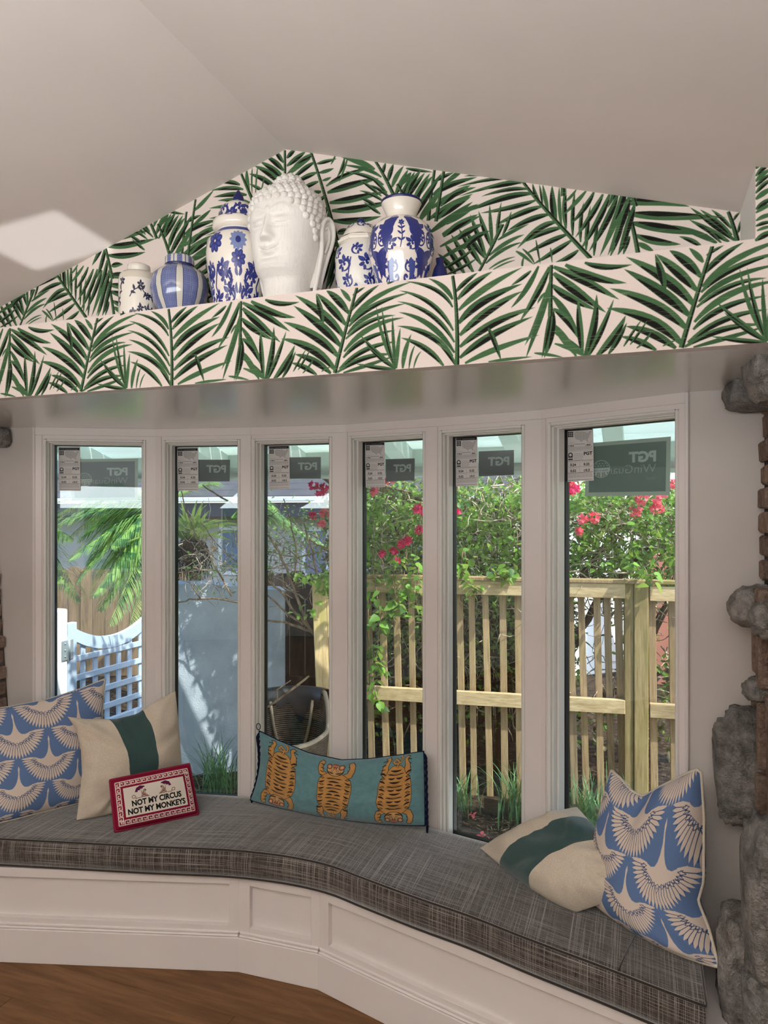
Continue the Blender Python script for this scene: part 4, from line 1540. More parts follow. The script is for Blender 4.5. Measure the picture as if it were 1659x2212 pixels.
# 5 flared vase
X, kx = at_shelf(867, 1.862)
cv = Canvas((0, 2.1, 0, 1), 460, (238, 228, 218))
for i in range(4):
    x = i * .525
    for sg in (1, -1):
        sprig(cv, x + sg * .15, .74, .42, -sg)
        sprig(cv, x + sg * .12, .60, .30, sg)
        sprig(cv, x + sg * .09, .40, .30, -sg)
        sprig(cv, x + sg * .18, .27, .26, sg)
        spiral(cv, x + sg * .08, .86, .05, 0 if sg > 0 else math.pi, .9, COB, .022, sg)
        cv.leaf((x + sg * .06, .86), (x + sg * .20, .80), (x + sg * .15, .52), .13, COB, base=.5)
        cv.leaf((x + sg * .17, .55), (x + sg * .30, .48), (x + sg * .22, .30), .12, COB, base=.5)
        cv.leaf((x + sg * .10, .45), (x + sg * .17, .40), (x + sg * .11, .24), .08, COB2, base=.5)
        spiral(cv, x + sg * .07, .30, .045, 0 if sg > 0 else math.pi, .9, COB, .018, -sg)
        sprig(cv, x + sg * .25, .42, .34, sg)
        cv.stroke([(x + sg * .205 + .045 * math.cos(q), .66 + .07 * math.sin(q)) for q in np.linspace(0, 6.3, 18)], .014, COB)
        blossom(cv, x + sg * .205, .66, .04, COB, 5)
    blossom(cv, x, .80, .032, COB, 6)
    cv.stroke([(x, .78), (x + .01, .66), (x - .01, .56)], .010, COB)
    for q in (.62, .68, .73):
        cv.leaf((x, q), (x + .02, q + .02), (x + .04, q + .03), .018, COB)
        cv.leaf((x, q), (x - .02, q + .02), (x - .04, q + .03), .018, COB)
cv.poly([(0, 0), (2.1, 0), (2.1, .17), (0, .17)], (20, 26, 66))
for i in range(22):
    spiral(cv, i * .1, .08, .03, i, .8, (214, 208, 204), .012, 1 if i % 2 else -1)
cv.poly([(0, .165), (2.1, .165), (2.1, .18), (0, .18)], (238, 228, 218))
cv.poly([(0, .185), (2.1, .185), (2.1, .192), (0, .192)], COB)
zs_, zw, zt_ = Zy(480, kx), Zy(537, kx), Zy(437, kx)
vase = vessel('flared_vase', 'blue and white porcelain vase with flared white neck, rightmost on the shelf', X, 1.862,
              [(0, 0), (.060, 0), (.063, .008), (.074, .05), (.086, .085), (.0914, zw - .01), (.0905, zw + .022), (.081, zs_ - .022), (.062, zs_ - .004), (.043, zs_)], cv, cat='vase')
mb = MB()
mb.lathe((X, 1.862, ZT), [(.043, zs_ - .001), (.0405, zs_ + .006), (.0405, zs_ + .014), (.045, zs_ + .026), (.053, zt_ - .011), (.0555, zt_ - .006)], 48)
nk = obj('neck', mb, m_ivory, vase)
mb = MB()
mb.lathe((X, 1.862, ZT), [(.0555, zt_ - .0065), (.0572, zt_ - .004), (.0568, zt_), (.052, zt_ + .001), (.05, zt_ - .004)], 48)
obj('rim', mb, m_cobalt, nk)
for dx in (0,):
    p = V((X, 1.862, ZT)) + V((.098, .045, 0))
    mb = MB()
    mb.lathe(p, [(0, 0), (.016, 0), (.022, .02), (.024, .045), (.018, .07), (.010, .085), (.012, .10), (0, .102)], 24)
    t = thing('bud_vase', 'small plain cobalt bud vase half hidden behind the flared vase', 'vase', p, 'blue and white porcelain on the display shelf')
    obj('body', mb, m_cobalt, t)

# ------------------------------------------------------------------ carved white head
k = M('whitewashed_carving', srgb(236, 231, 224), .6, .3)
vg = k.coord('Object', (260, 260, 9))
g = k.noise(vg, 1.0, 3, .6)
k.col(k.mix(k.ramp(g, [(.25, srgb(214, 209, 202)), (.5, srgb(228, 223, 216))]), srgb(222, 216, 206), k.ramp(k.noise(k.coord('Object'), 30, 4), [(.6, 0.0), (.75, .5)])))
k.bump(g, .15, .001)
m_head = k.m
HX, kx = at_shelf(622, 1.868)
HB = V((HX, 1.868, ZT))
toc = V((-HX, -1.868, 0)).normalized()
lf = V((-toc.y, toc.x, 0))                       # viewer's right when seen from the camera is -lf
lf = lf if lf.dot(V((CS, SN, 0))) < 0 else -lf
FY = (toc * math.cos(R_(33)) + lf * math.sin(R_(33))).normalized()   # where the face looks
FX = V((FY.y, -FY.x, 0))
HS = .975
ring = [(0, .080, .078, .080), (.02, .073, .073, .076), (.05, .068, .070, .074), (.066, .072, .072, .075), (.076, .086, .076, .078), (.088, .100, .081, .082), (.10, .105, .086, .085),
        (.12, .101, .092, .088), (.138, .103, .097, .090), (.156, .103, .101, .092), (.172, .104, .104, .094), (.20, .104, .107, .096), (.224, .103, .109, .097), (.25, .107, .110, .097),
        (.28, .105, .108, .095), (.30, .099, .104, .09), (.322, .085, .092, .08), (.338, .066, .072, .064), (.350, .042, .046, .042), (.357, .018, .02, .018), (.3585, .002, .002, .002)]
rz = [q[0] for q in ring]


def G(x, s):
    return math.exp(-(x / s) ** 2 / 2)


def head_pt(th, z):
    bf, a, bb = (np.interp(z, rz, [q[i] for q in ring]) for i in (1, 2, 3))
    s_, c_ = math.sin(th), math.cos(th)
    e = .86
    x = a * math.copysign(abs(s_) ** e, s_)
    y = (bf if c_ > 0 else bb) * math.copysign(abs(c_) ** e, c_)
    if c_ > 0:
        w = c_ ** .5
        ax = abs(x)
        d = 0
        tn = min(1, max(0, (.252 - z) / .078))
        tn = tn * tn * (3 - 2 * tn)
        und = 1 / (1 + math.exp(-(z - .166) / .0022))
        d += (.005 + .023 * tn) * G(x, .0064 + .0045 * tn) * und * (1 / (1 + math.exp((z - .256) / .006)))
        d += .009 * G(ax - .0155, .006) * G(z - .174, .007)
        brow = .249 + .014 * math.exp(-((ax - .042) / .026) ** 2)
        d += .0045 * G(z - brow, .0048) * (1 if ax > .008 else .5) * G(ax - .038, .034)
        d -= .009 * G(ax - .036, .017) * G(z - .237, .010)
        d += .0098 * G(ax - .037, .0165) * G(z - .2265, .0082)
        sl = .2165 - .004 * math.cos((ax - .037) / .02)
        d -= .0055 * G(z - sl, .0016) * (1 / (1 + math.exp((abs(ax - .038) - .021) / .002)))
        d -= .003 * G(z - .207, .004) * G(ax - .036, .018)
        d += .0050 * G(ax - .056, .022) * G(z - .168, .026)
        mo = .1365 + .010 * (ax / .03) ** 2
        d += .0092 * G(z - mo - .0060, .0034) * G(ax, .0165) * (1 - .38 * G(x, .0032))
        d += .0105 * G(z - mo + .0066, .0042) * G(ax, .0135)
        d -= .0062 * G(z - mo, .0015) * (1 / (1 + math.exp((ax - .027) / .002)))
        d -= .004 * G(ax - .031, .005) * G(z - .146, .006)
        d -= .005 * G(z - .119, .005) * G(ax, .019)
        d += .005 * G(z - .101, .011) * G(ax, .022)
        d -= .0025 * G(x, .004) * G(z - .156, .007)
        d += .0034 * G(x, .0036) * G(z - .2595, .0036)
        y += d * w
    return HB + (FX * x + FY * y + V((0, 0, z))) * HS


NT, NZ = 200, 190
zz = np.concatenate([np.linspace(0, .07, 14)[:-1], np.linspace(.07, .29, 150)[:-1], np.linspace(.29, .3585, 28)])
P = []
for z in zz:
    row = []
    for i in range(NT + 1):
        u = i / NT * 2 - 1
        th = math.pi * (u * .55 + .45 * u ** 3)          # denser rings of points across the face
        row.append(head_pt(th, float(z)))
    P.append(row)
mb = MB()
a = (P[60][101] - P[60][100]).cross(P[61][100] - P[60][100])
mb.grid(P, flip=a.dot(FY) < 0)
hd = thing('statue_head', 'carved white serene head with curled hair and long ears', 'statue', HB)
obj('face', mb, m_head, hd)
# curls
mb = MB()


def curl(mb, p, n, r):
    n = n.normalized()
    a = n.orthogonal().normalized()
    b = n.cross(a)
    vs, fs = [], []
    rings = [(1.0, -.35), (1.02, .15), (.86, .55), (.62, .82), (.50, .80), (.34, 1.02)]
    K = 9
    for rr, hh in rings:
        for q in range(K):
            an = 2 * math.pi * q / K
            vs.append(p + (a * math.cos(an) + b * math.sin(an)) * r * rr + n * r * hh)
    vs.append(p + n * r * 1.06)
    for i in range(len(rings) - 1):
        for q in range(K):
            q2 = (q + 1) % K
            fs.append((i * K + q, i * K + q2, (i + 1) * K + q2, (i + 1) * K + q))
    for q in range(K):
        fs.append(((len(rings) - 1) * K + q, (len(rings) - 1) * K + (q + 1) % K, len(vs) - 1))
    mb.add(vs, fs, smooth=True)


def hairline(th):
    d = abs(math.degrees(th))
    return float(np.interp(d, [0, 25, 45, 60, 72, 82, 92, 120, 180], [.284, .281, .268, .243, .205, .165, .25, .19, .11]))


row = 0
z = .115
while z < .352:
    a_ = np.interp(z, rz, [q[2] for q in ring])
    nn = max(5, int(2 * math.pi * a_ / .0215))
    for i in range(nn):
        th = (i + (.5 if row % 2 else 0)) / nn * 2 * math.pi - math.pi
        if z < hairline(th):
            continue
        p = head_pt(th, z)
        n = (p - (HB + V((0, 0, .2 + (z - .2) * .35))))
        curl(mb, p - n.normalized() * .003, n, .0114)
    row += 1
    z += .0178 * (1 if z < .31 else .62)
# the raised crown knot
top = HB + V((0, 0, .352)) - FY * .008
kn = [(.0, .046), (.2, .046)]
for ring_i, (el, cnt) in enumerate(((5, 13), (30, 11), (55, 7), (78, 3))):
    for q in range(cnt):
        an = 2 * math.pi * (q + .5 * (ring_i % 2)) / cnt
        n = V((math.cos(an) * math.cos(R_(el)), math.sin(an) * math.cos(R_(el)), math.sin(R_(el))))
        curl(mb, top + V((n.x * .040, n.y * .040, n.z * .034 - .004)), n, .0112)
core = [(top + V((.04 * math.cos(an) * math.cos(e), .04 * math.sin(an) * math.cos(e), .034 * math.sin(e) - .004))) for e in np.linspace(-.3, 1.5, 6) for an in np.linspace(0, 2 * math.pi, 13)[:-1]]
mb.add(core, [(i * 12 + q, i * 12 + (q + 1) % 12, (i + 1) * 12 + (q + 1) % 12, (i + 1) * 12 + q) for i in range(5) for q in range(12)], smooth=True)
o = obj('hair_curls', mb, m_head, hd)
o['label'] = 'rows of snail shell curls'
# ears
for sg in (1, -1):
    mb = MB()
    E = lambda y, z, o=0: HB + FX * (sg * (.106 + o)) + FY * (-.012 - y) + V((0, 0, z))
    rim = [(-.004, .196, .004), (-.004, .222, .006), (.008, .243, .010), (.026, .249, .014), (.041, .236, .016), (.046, .208, .015), (.042, .176, .010), (.033, .146, .004),
           (.027, .112, -.004), (.025, .075, -.014), (.022, .04, -.022), (.012, .024, -.024), (.0, .034, -.022), (-.003, .07, -.012), (-.002, .11, -.004), (.002, .145, .0), (-.002, .17, .003)]
    pts = [E(*q) for q in rim]
    fine = []
    for i in range(len(pts)):
        p0, p1, p2, p3 = pts[i - 1], pts[i], pts[(i + 1) % len(pts)], pts[(i + 2) % len(pts)]
        for f in (0, .33, .66):
            fine.append(.5 * ((2 * p1) + (p2 - p0) * f + (2 * p0 - 5 * p1 + 4 * p2 - p3) * f * f + (3 * p1 - p0 - 3 * p2 + p3) * f ** 3))
    mb.tube(fine + fine[:2], .0068, 8, cap=False)
    cen = E(.020, .15, -.004)
    mb.add(fine + [cen - FX * sg * .002], [(i, (i + 1) % len(fine), len(fine)) for i in range(len(fine))], smooth=True)
    inner = [E(.010, .215, .006), E(.020, .228, .009), E(.030, .215, .010), (E(.031, .19, .008)), E(.024, .165, .004), E(.014, .15, .003)]
    mb.tube(inner, [.003, .005, .005, .005, .005, .003], 7)
    mb.prism([E(.0, .20, -.03), E(.035, .21, -.03), E(.02, .05, -.04), E(.0, .05, -.04)], FX * sg * .028)
    obj('ear', mb, m_head, hd)
# ------------------------------------------------------------------ stickers on the panes
def energy_label():
    cv = Canvas((0, 1, 0, 2.1), 240, (214, 211, 209))
    K, Gy = (24, 24, 26), (120, 120, 122)
    cv.poly([(.03, 1.93), (.97, 1.93), (.97, 2.05), (.03, 2.05)], K)
    cv.text("Product Performance Label", .30, 1.962, .062, (225, 225, 225), sx=.85)
    for i in range(3):
        cv.poly([(.06 + i * .075, 1.94), (.085 + i * .075, 1.94), (.085 + i * .075, 2.04), (.06 + i * .075, 2.04)], (110, 110, 112))
    cv.poly([(.05, 1.70), (.25, 1.70), (.25, 1.90), (.05, 1.90)], K)
    for i in range(1, 3):
        cv.stroke([(.05 + i * .067, 1.70), (.05 + i * .067, 1.90)], .014, (214, 211, 209))
        cv.stroke([(.05, 1.70 + i * .067), (.25, 1.70 + i * .067)], .014, (214, 211, 209))
    us = [(.30, 1.83), (.36, 1.88), (.52, 1.87), (.66, 1.86), (.74, 1.82), (.80, 1.80), (.86, 1.86), (.92, 1.88), (.90, 1.80), (.86, 1.74), (.84, 1.66), (.78, 1.60), (.80, 1.50), (.76, 1.53), (.72, 1.58), (.62, 1.57), (.56, 1.50), (.50, 1.58), (.40, 1.60), (.33, 1.66)]
    cv.poly(us, (190, 187, 186))
    cv.stroke(us, .008, Gy, closed=True)
    for a, b in (((.42, 1.62), (.44, 1.87)), ((.53, 1.57), (.54, 1.87)), ((.64, 1.58), (.65, 1.86)), ((.33, 1.74), (.84, 1.72)), ((.74, 1.60), (.76, 1.80)), ((.36, 1.66), (.80, 1.66))):
        cv.stroke([a, b], .006, (150, 148, 148))

    def lines(x0, x1, y0, y1, n, col=(150, 149, 150)):
        rr = random.Random(int(y0 * 100))
        for i in range(n):
            y = y0 + (y1 - y0) * i / max(1, n - 1)
            x = x0
            while x < x1 - .02:
                L = rr.uniform(.02, .07)
                cv.poly([(x, y), (min(x1, x + L), y), (min(x1, x + L), y + .013), (x, y + .013)], col)
                x += L + .014
    lines(.05, .30, 1.46, 1.46, 1)
    lines(.78, .95, 1.46, 1.46, 1)
    lines(.30, .70, 1.42, 1.40, 2, Gy)
    cv.text('+ 53.3', .06, 1.34, .085, K, bold=.003)
    cv.text('- 50.0', .70, 1.34, .085, K, bold=.003)
    lines(.05, .95, 1.20, 1.31, 5)
    cv.stroke([(.03, 1.165), (.97, 1.165)], .008, Gy)
    cv.disc(.14, 1.02, .09, K)
    cv.disc(.14, 1.02, .055, (214, 211, 209))
    cv.poly([(.05, .92), (.23, .92), (.23, .96), (.05, .96)], K)
    cv.poly([(.05, .83), (.23, .83), (.23, .88), (.05, .88)], K)
    lines(.27, .62, .82, 1.06, 7)
    cv.text('PGT', .64, .99, .17, K, bold=.006)
    cv.stroke([(.03, .79), (.97, .79)], .01, K)
    lines(.10, .45, .735, .735, 1)
    lines(.55, .93, .735, .735, 1)
    cv.text('0.24', .24, .60, .125, K, align='CENTER', bold=.004)
    cv.text('0.22', .74, .60, .125, K, align='CENTER', bold=.004)
    cv.stroke([(.03, .565), (.97, .565)], .008, Gy)
    lines(.1, .45, .52, .52, 1)
    lines(.6, .9, .52, .52, 1)
    cv.text('0.52', .24, .37, .125, K, align='CENTER', bold=.004)
    cv.text('≤0.3', .74, .37, .125, K, align='CENTER', bold=.004)
    cv.stroke([(.49, .34), (.49, .77)], .006, Gy)
    cv.stroke([(.03, .335), (.97, .335)], .01, K)
    lines(.05, .95, .15, .30, 6)
    lines(.05, .97, .05, .05, 1, K)
    return printed('energy_label_print', cv.image('energy_label'), .5, .3).m


def brand_large(bg, name):
    cv = Canvas((0, 1.5, 0, 1), 300, (172, 184, 172))
    cv.poly([(.07, .07), (1.43, .07), (1.43, .93), (.07, .93)], bg)
    W_ = (182, 194, 190)
    cv.text('PGT', 1.27, .60, .25, W_, mirror=True, bold=.012)
    cv.text('WinGuard', 1.27, .40, .22, tuple(int(c * .86) for c in W_), mirror=True, bold=-.002)
    cv.text('vinyl', 1.27, .28, .09, tuple(int(c * .7) for c in W_), mirror=True)
    cx, cy, r = .30, .50, .165
    cv.disc(cx, cy, r, W_)
    cv.disc(cx, cy, r * .93, bg)
    for i in range(-3, 4):
        x = cx + i * .046
        h = math.sqrt(max(0, (r * .88) ** 2 - (i * .046) ** 2))
        cv.poly([(x - .018, cy - .055), (x + .018, cy - .055), (x + .018, cy - h), (x - .018, cy - h)], (176, 150, 140) if i % 2 else W_)
    cv.poly([(cx - r * .9, cy - .06), (cx + r * .9, cy - .06), (cx + r * .93, cy + .02), (cx - r * .93, cy + .02)], W_)
    cv.text('Made in USA', cx + .13, cy - .04, .05, (90, 100, 104), mirror=True)
    for j, y in enumerate((cy + .06, cy + .10)):
        for i in range(-2, 3 - j):
            cv.disc(cx + (i + .5 * j) * .055, y, .012, W_, n=6)
    return printed(name, cv.image(name), .35, .5).m


def brand_small(bg, name):
    cv = Canvas((0, 1.4, 0, 1), 260, bg)
    cv.text('PGT', 1.24, .42, .46, (168, 178, 174), mirror=True, bold=.018)
    return printed(name, cv.image(name), .35, .5).m


def sticker(name, label, group, i, pts, n, mat):
    """pts: picture corners TL TR BR BL on the plane of pane i"""
    F = FAC[i]
    q = [F.hit(px, py, n) for px, py in pts]
    vs = [F.p(u, z, n) for u, z in q]
    bk = [F.p(u, z, n + .0006) for u, z in q]
    mb = MB()
    mb.add([vs[3], vs[2], vs[1], vs[0]], [(0, 1, 2, 3)], uvs=[(0, 0), (1, 0), (1, 1), (0, 1)])
    a = vs + bk
    mb.add(a, [(4, 5, 6, 7), (0, 1, 5, 4), (1, 2, 6, 5), (2, 3, 7, 6), (3, 0, 4, 7)], uvs=[(.02, .5)] * 8)
    o = obj(name, mb, mat, None, (vs[0] + vs[2]) / 2)
    return tag(o, label, 'sticker', group)


m_lab = energy_label()
where = ['first window from the left', 'second window from the left', 'third window from the left', 'fourth window from the left, above the vine', 'fifth window from the left', 'widest window at the right end']
labs = [[(126, 965), (173, 965), (174, 1060), (127, 1060)], [(382, 967), (428, 966), (429, 1060), (384, 1060)], [(580, 962), (625, 961), (626, 1056), (581, 1057)],
        [(788, 954), (831, 953), (832, 1052), (790, 1053)], [(984, 943), (1031, 941), (1032, 1049), (985, 1051)], [(1224, 922), (1281, 918), (1283, 1038), (1225, 1041)]]
for i, pts in enumerate(labs):
    sticker('energy_label', 'white energy label with black figures on the ' + where[i], 'energy labels on the panes', i, pts, .0872, m_lab)
sm = {1: [(427, 993), (497, 993), (496, 1040), (428, 1040)], 2: [(625, 988), (693, 987), (693, 1034), (626, 1034)], 3: [(833, 992), (896, 990), (895, 1038), (834, 1040)], 4: [(1034, 975), (1110, 972), (1110, 1026), (1034, 1029)]}
m_small = brand_small((58, 70, 74), 'brand_sticker_small')
for i, pts in sm.items():
    sticker('brand_sticker', 'small dark maker sticker on the ' + where[i], 'dark maker stickers on the panes', i, pts, .0928, m_small)
sticker('brand_sticker', 'large slate maker sticker on the ' + where[0], 'dark maker stickers on the panes', 0, [(153, 992), (298, 990), (298, 1080), (154, 1082)], .0928, brand_large((88, 102, 112), 'brand_sticker_left'))
sticker('brand_sticker', 'large green-grey maker sticker on the ' + where[5], 'dark maker stickers on the panes', 5, [(1264, 958), (1449, 943), (1447, 1070), (1264, 1072)], .0928, brand_large((84, 112, 104), 'brand_sticker_right'))
# ------------------------------------------------------------------ brick and fieldstone side walls of the alcove
k = M('mortar', srgb(92, 86, 82), .95, .05)
k.bump(k.noise(k.coord('Object'), 60, 5, .7), .8, .01)
k.col(k.ramp(k.noise(k.coord('Object'), 12, 4), [(.3, srgb(58, 53, 50)), (.7, srgb(108, 102, 98))]))
m_mortar = k.m


def rockmat(name, c1, c2, c3, sc_=40):
    k = M(name, c1, .9, .2)
    n1 = k.noise(k.coord('Object'), 9, 5, .65, .4)
    n2 = k.noise(k.coord('Object'), sc_, 5, .75)
    n3 = k.noise(k.coord('Object'), 150, 3, .6)
    oi = k.nd('ObjectInfo').outputs['Random']
    c = k.ramp(n1, [(.3, c2), (.52, c1), (.74, c3)])
    c = k.mix(c, k.ramp(n2, [(.35, (.45, .43, .42, 1)), (.62, (1.15, 1.15, 1.15, 1))]), .75, 'MULTIPLY')
    c = k.mix(c, k.ramp(oi, [(0, (.7, .7, .7, 1)), (1, (1.15, 1.12, 1.1, 1))]), 1.0, 'MULTIPLY')
    k.col(c)
    h = k.nd('Math', {0: n2, 1: n3}, operation='ADD').outputs[0]
    k.bump(h, .9, .012)
    return k.m


m_rock = rockmat('fieldstone', srgb(172, 170, 167), srgb(116, 112, 108), srgb(192, 184, 174))
m_brick = rockmat('old_brick', srgb(178, 154, 138), srgb(140, 114, 100), srgb(190, 174, 162), 60)

XS = .345


def rock_mesh(mb, c, rx, ry, rz_, seed, blocky=.75, lump=.18):
    """rough fieldstone: blocky ellipsoid with broken faces"""
    N, K = 22, 34
    vs, fs = [], []
    for i in range(N + 1):
        ph = -math.pi / 2 + math.pi * i / N
        for q in range(K):
            an = 2 * math.pi * q / K
            d = V((math.cos(ph) * math.cos(an), math.cos(ph) * math.sin(an), math.sin(ph)))
            p = V((math.copysign(abs(d.x) ** blocky, d.x), math.copysign(abs(d.y) ** blocky, d.y), math.copysign(abs(d.z) ** blocky, d.z)))
            f = 1 + lump * mnoise.noise(d * 1.7 + V((seed, 0, 0))) + lump * .5 * mnoise.noise(d * 4.5 + V((0, seed, 0))) + lump * .28 * mnoise.noise(d * 10 + V((0, seed, 4))) + lump * .09 * mnoise.noise(d * 22 + V((seed, 0, 4)))
            vs.append(V(c) + V((p.x * rx, p.y * ry, p.z * rz_)) * f)
    for i in range(N):
        for q in range(K):
            q2 = (q + 1) % K
            fs.append((i * K + q, i * K + q2, (i + 1) * K + q2, (i + 1) * K + q))
    mb.add(vs, fs, smooth=True)


def brick_mesh(mb, o, ex, ey, ez, seed):
    """chipped brick: chamfered box with uneven corners"""
    b0 = len(mb.v)
    mb.box(o, ex, ey, ez, .006)
    for i in range(b0, len(mb.v)):
        p = V(mb.v[i])
        mb.v[i] = tuple(p + V((mnoise.noise(p * 25 + V((seed, 0, 0))), mnoise.noise(p * 25 + V((0, seed, 0))), mnoise.noise(p * 25 + V((0, 0, seed))))) * .006)


mb = MB()
mb.wbox(XS, XE, YF + .045, YBACK + .09, 0, ZS)
wr_ = struct('wall_right', mb, m_mortar)
mb = MB()
mb.prism([(XW, YF + .045, 0), (-2.66, YF + .045, 0), (-2.66, YF + .045, .8), (-2.735, YF + .045, 1.62), (-2.735, YF + .045, ZS), (XW, YF + .045, ZS)], (0, YBACK + .09 - YF - .045, 0))
wl_ = struct('wall_left', mb, m_mortar)

# bricks of the right wall: flat courses above, bricks standing on end below
rnd = random.Random(21)
z, row = 1.50, 0
while z < 2.0:
    y = YF + .06 + (0 if row % 2 else -.1)
    while y < YBACK - .02:
        y1 = min(y + .195, YBACK - .014)
        y0 = max(y, YF + .055)
        if y1 - y0 > .03:
            mb = MB()
            pr = rnd.uniform(.004, .022)
            brick_mesh(mb, (XS + .03, y0, z), (-.03 - pr, 0, 0), (0, y1 - y0, 0), (0, 0, .058), rnd.random() * 50)
            obj('brick', mb, m_brick, wr_, (XS, (y0 + y1) / 2, z))
        y += .207
    z += .07
    row += 1
for band, (z0, z1) in enumerate(((1.22, 1.47), (.98, 1.20), (.72, .965), (.46, .70), (.08, .44))):
    y = YF + .06
    while y < YBACK - .03:
        w_ = rnd.uniform(.048, .062)
        y1 = min(y + w_, YBACK - .014)
        mb = MB()
        pr = rnd.uniform(.008, .05) * (1 if y > 2.1 else .6)
        a, b = z0 + rnd.uniform(-.02, .02), z1 + rnd.uniform(-.03, .02)
        sl = rnd.uniform(-.012, .012)
        brick_mesh(mb, (XS + .03, y, a), (-.03 - pr, 0, 0), (0, y1 - y, 0), (0, sl, b - a), rnd.random() * 50)
        obj('brick', mb, m_brick, wr_, (XS, (y + y1) / 2, a))
        y += w_ + .014
# fieldstones standing proud: picture place, distance into the room, half sizes
for (px, py, Y, ry, hz, hx, sd, bl) in ((1640, 852, 2.285, .11, .046, .085, 1, .55), (1661, 770, 1.98, .12, .10, .05, 2, .6), (1634, 1312, 2.30, .085, .064, .075, 3, .85), (1662, 1338, 2.14, .06, .05, .05, 4, .8),
                                        (1647, 1490, 2.22, .05, .036, .05, 5, .8), (1612, 1655, 2.33, .06, .155, .085, 6, .5), (1668, 1950, 1.98, .11, .21, .065, 7, .6),
                                        (1600, 2092, 2.16, .10, .150, .060, 8, .5), (1655, 2180, 1.95, .08, .10, .05, 9, .6)):
    c = onY(px, py, Y)
    mb = MB()
    rock_mesh(mb, c, hx, ry, hz, sd * 3.7, bl)
    yr = YBACK - .010
    mb.v = [(p[0], min(p[1], yr), p[2]) for p in mb.v]
    obj('fieldstone', mb, m_rock, wr_, c)
# left wall: weathered bricks leaning out towards the floor
z, row = .06, 0
while z < 2.0:
    y = YF + .05 - (0 if row % 2 else .1)
    xb_ = -2.735 if z > 1.62 else -2.735 + .075 * min(1, (1.62 - z) / .82)
    while y < YBACK - .02:
        y0, y1 = max(y, YF + .055), min(y + .195, YBACK - .006)
        if y1 - y0 > .03:
            mb = MB()
            pr = rnd.uniform(.002, .018)
            brick_mesh(mb, (xb_ - .03, y0, z), (.03 + pr, 0, 0), (0, y1 - y0, 0), (0, 0, .056), rnd.random() * 50)
            obj('brick', mb, m_brick, wl_, (xb_, (y0 + y1) / 2, z))
        y += .207
    z += .069
    row += 1
mb = MB()
c = onY(-8, 945, 2.36)
rock_mesh(mb, c, .05, .04, .045, 11.3, .5)
mb.v = [(p[0], min(p[1], YBACK - .004), p[2]) for p in mb.v]
obj('fieldstone', mb, m_rock, wl_, c)
# ------------------------------------------------------------------ garden side: ground and eave
GZ = -.17
k = M('soil', srgb(52, 42, 34), .95, .1)
n1 = k.noise(k.coord('Object'), 22, 6, .7)
k.col(k.ramp(n1, [(.3, srgb(24, 19, 15)), (.5, srgb(62, 50, 40)), (.72, srgb(112, 96, 78))]))
k.bump(n1, 1.0, .03)
mb = MB()
mb.wbox(-9, 7, 2.86, 16, GZ - .3, GZ)
struct('ground', mb, k.m)
mb = MB()
mb.wbox(-2.8, .45, 2.9, 2.96, GZ, .30)
struct('wall_outer_sill', mb, m_wall)

m_mint = paint('pale_green_eave_paint', srgb(214, 226, 216), .6, .03, .1, 60)
k = M('bounce_lit_roof_board', srgb(236, 244, 240), .6, .2)  # translucency stands in for light bounced up under boards and rafters
trn = k.nd('BsdfTranslucent', {'Color': srgb(238, 247, 242)})
mxx = k.nd('MixShader', {0: .5})
k.l.new(k.b.outputs[0], mxx.inputs[1])
k.l.new(trn.outputs[0], mxx.inputs[2])
k.l.new(mxx.outputs[0], k.out.inputs['Surface'])
m_roofb = k.m
ev = thing('eave', 'pale green wooden roof eave with rafters above the window', 'eave', (-1.2, 3.3, 2.1))


def ez(y):
    return 2.045 + .30 * (3.80 - y)


y = 2.86
while y < 3.78:
    mb = MB()
    mb.box((-3.75, y + .005, ez(y + .005)), (5.4, 0, 0), (0, .108, ez(y + .113) - ez(y + .005)), (0, 0, .02), .004)
    obj('board', mb, m_roofb, ev)
    y += .118
for x in (-3.32, -2.44, -1.91, -1.25, -.61, -.13, .5, 1.1):
    mb = MB()
    mb.box((x - .045, 2.97, ez(2.97) - .10), (.09, 0, 0), (0, .81, ez(3.78) - ez(2.97)), (0, 0, .099), .004)
    obj('rafter', mb, m_roofb, ev)
mb = MB()
mb.wbox(-3.75, 1.65, 3.785, 3.815, 1.895, 2.07, .004)
obj('fascia_board', mb, m_mint, ev)
mb = MB()
mb.tube([(-3.75, 3.772, 1.945), (1.65, 3.772, 1.945)], .024, 10)
obj('gutter_pipe', mb, paint('grey_pipe', srgb(168, 176, 168), .5), ev)

m_slab = paint('pale_slab', srgb(222, 218, 210), .8, .06, .2, 60)  # slabs added out of view to throw light up at the alcove ceiling
pv = thing('bounce_slabs', 'unseen pale slabs added outside the bow window to bounce light up', 'paving', (-1.2, 3.35, GZ))
for q in range(9):
    mb = MB()
    mb.wbox(-3.8 + q * .5, -3.31 + q * .5, 2.97, 3.46, GZ - .02, GZ + .02, .006)
    obj('slab', mb, m_slab, pv)

# ------------------------------------------------------------------ leaves
def leafmat(name, c1, c2, tl=.45, rough=.45, obj_rand=False, warm=.35):
    k = M(name, c1, rough, .35)
    if obj_rand:
        f = k.nd('ObjectInfo').outputs['Random']
    else:
        f = k.nd('TexWhiteNoise', {'Vector': k.nd('VectorMath', {0: k.coord('Object', (16, 16, 16)), 1: (1, 1, 1)}, operation='FLOOR').outputs[0]}).outputs['Value']
    c = k.ramp(f, [(.1, c2), (.6, c1), (1, tuple(min(1, x * 1.35) for x in c1[:3]) + (1,))])
    k.col(c)
    tr = k.nd('BsdfTranslucent')
    cc = k.mix(c, (.9, 1.0, .25, 1), warm)
    k.l.new(cc, tr.inputs['Color'])
    mx = k.nd('MixShader', {0: tl})
    k.l.new(k.b.outputs[0], mx.inputs[1])
    k.l.new(tr.outputs[0], mx.inputs[2])
    k.l.new(mx.outputs[0], k.out.inputs['Surface'])
    return k.m


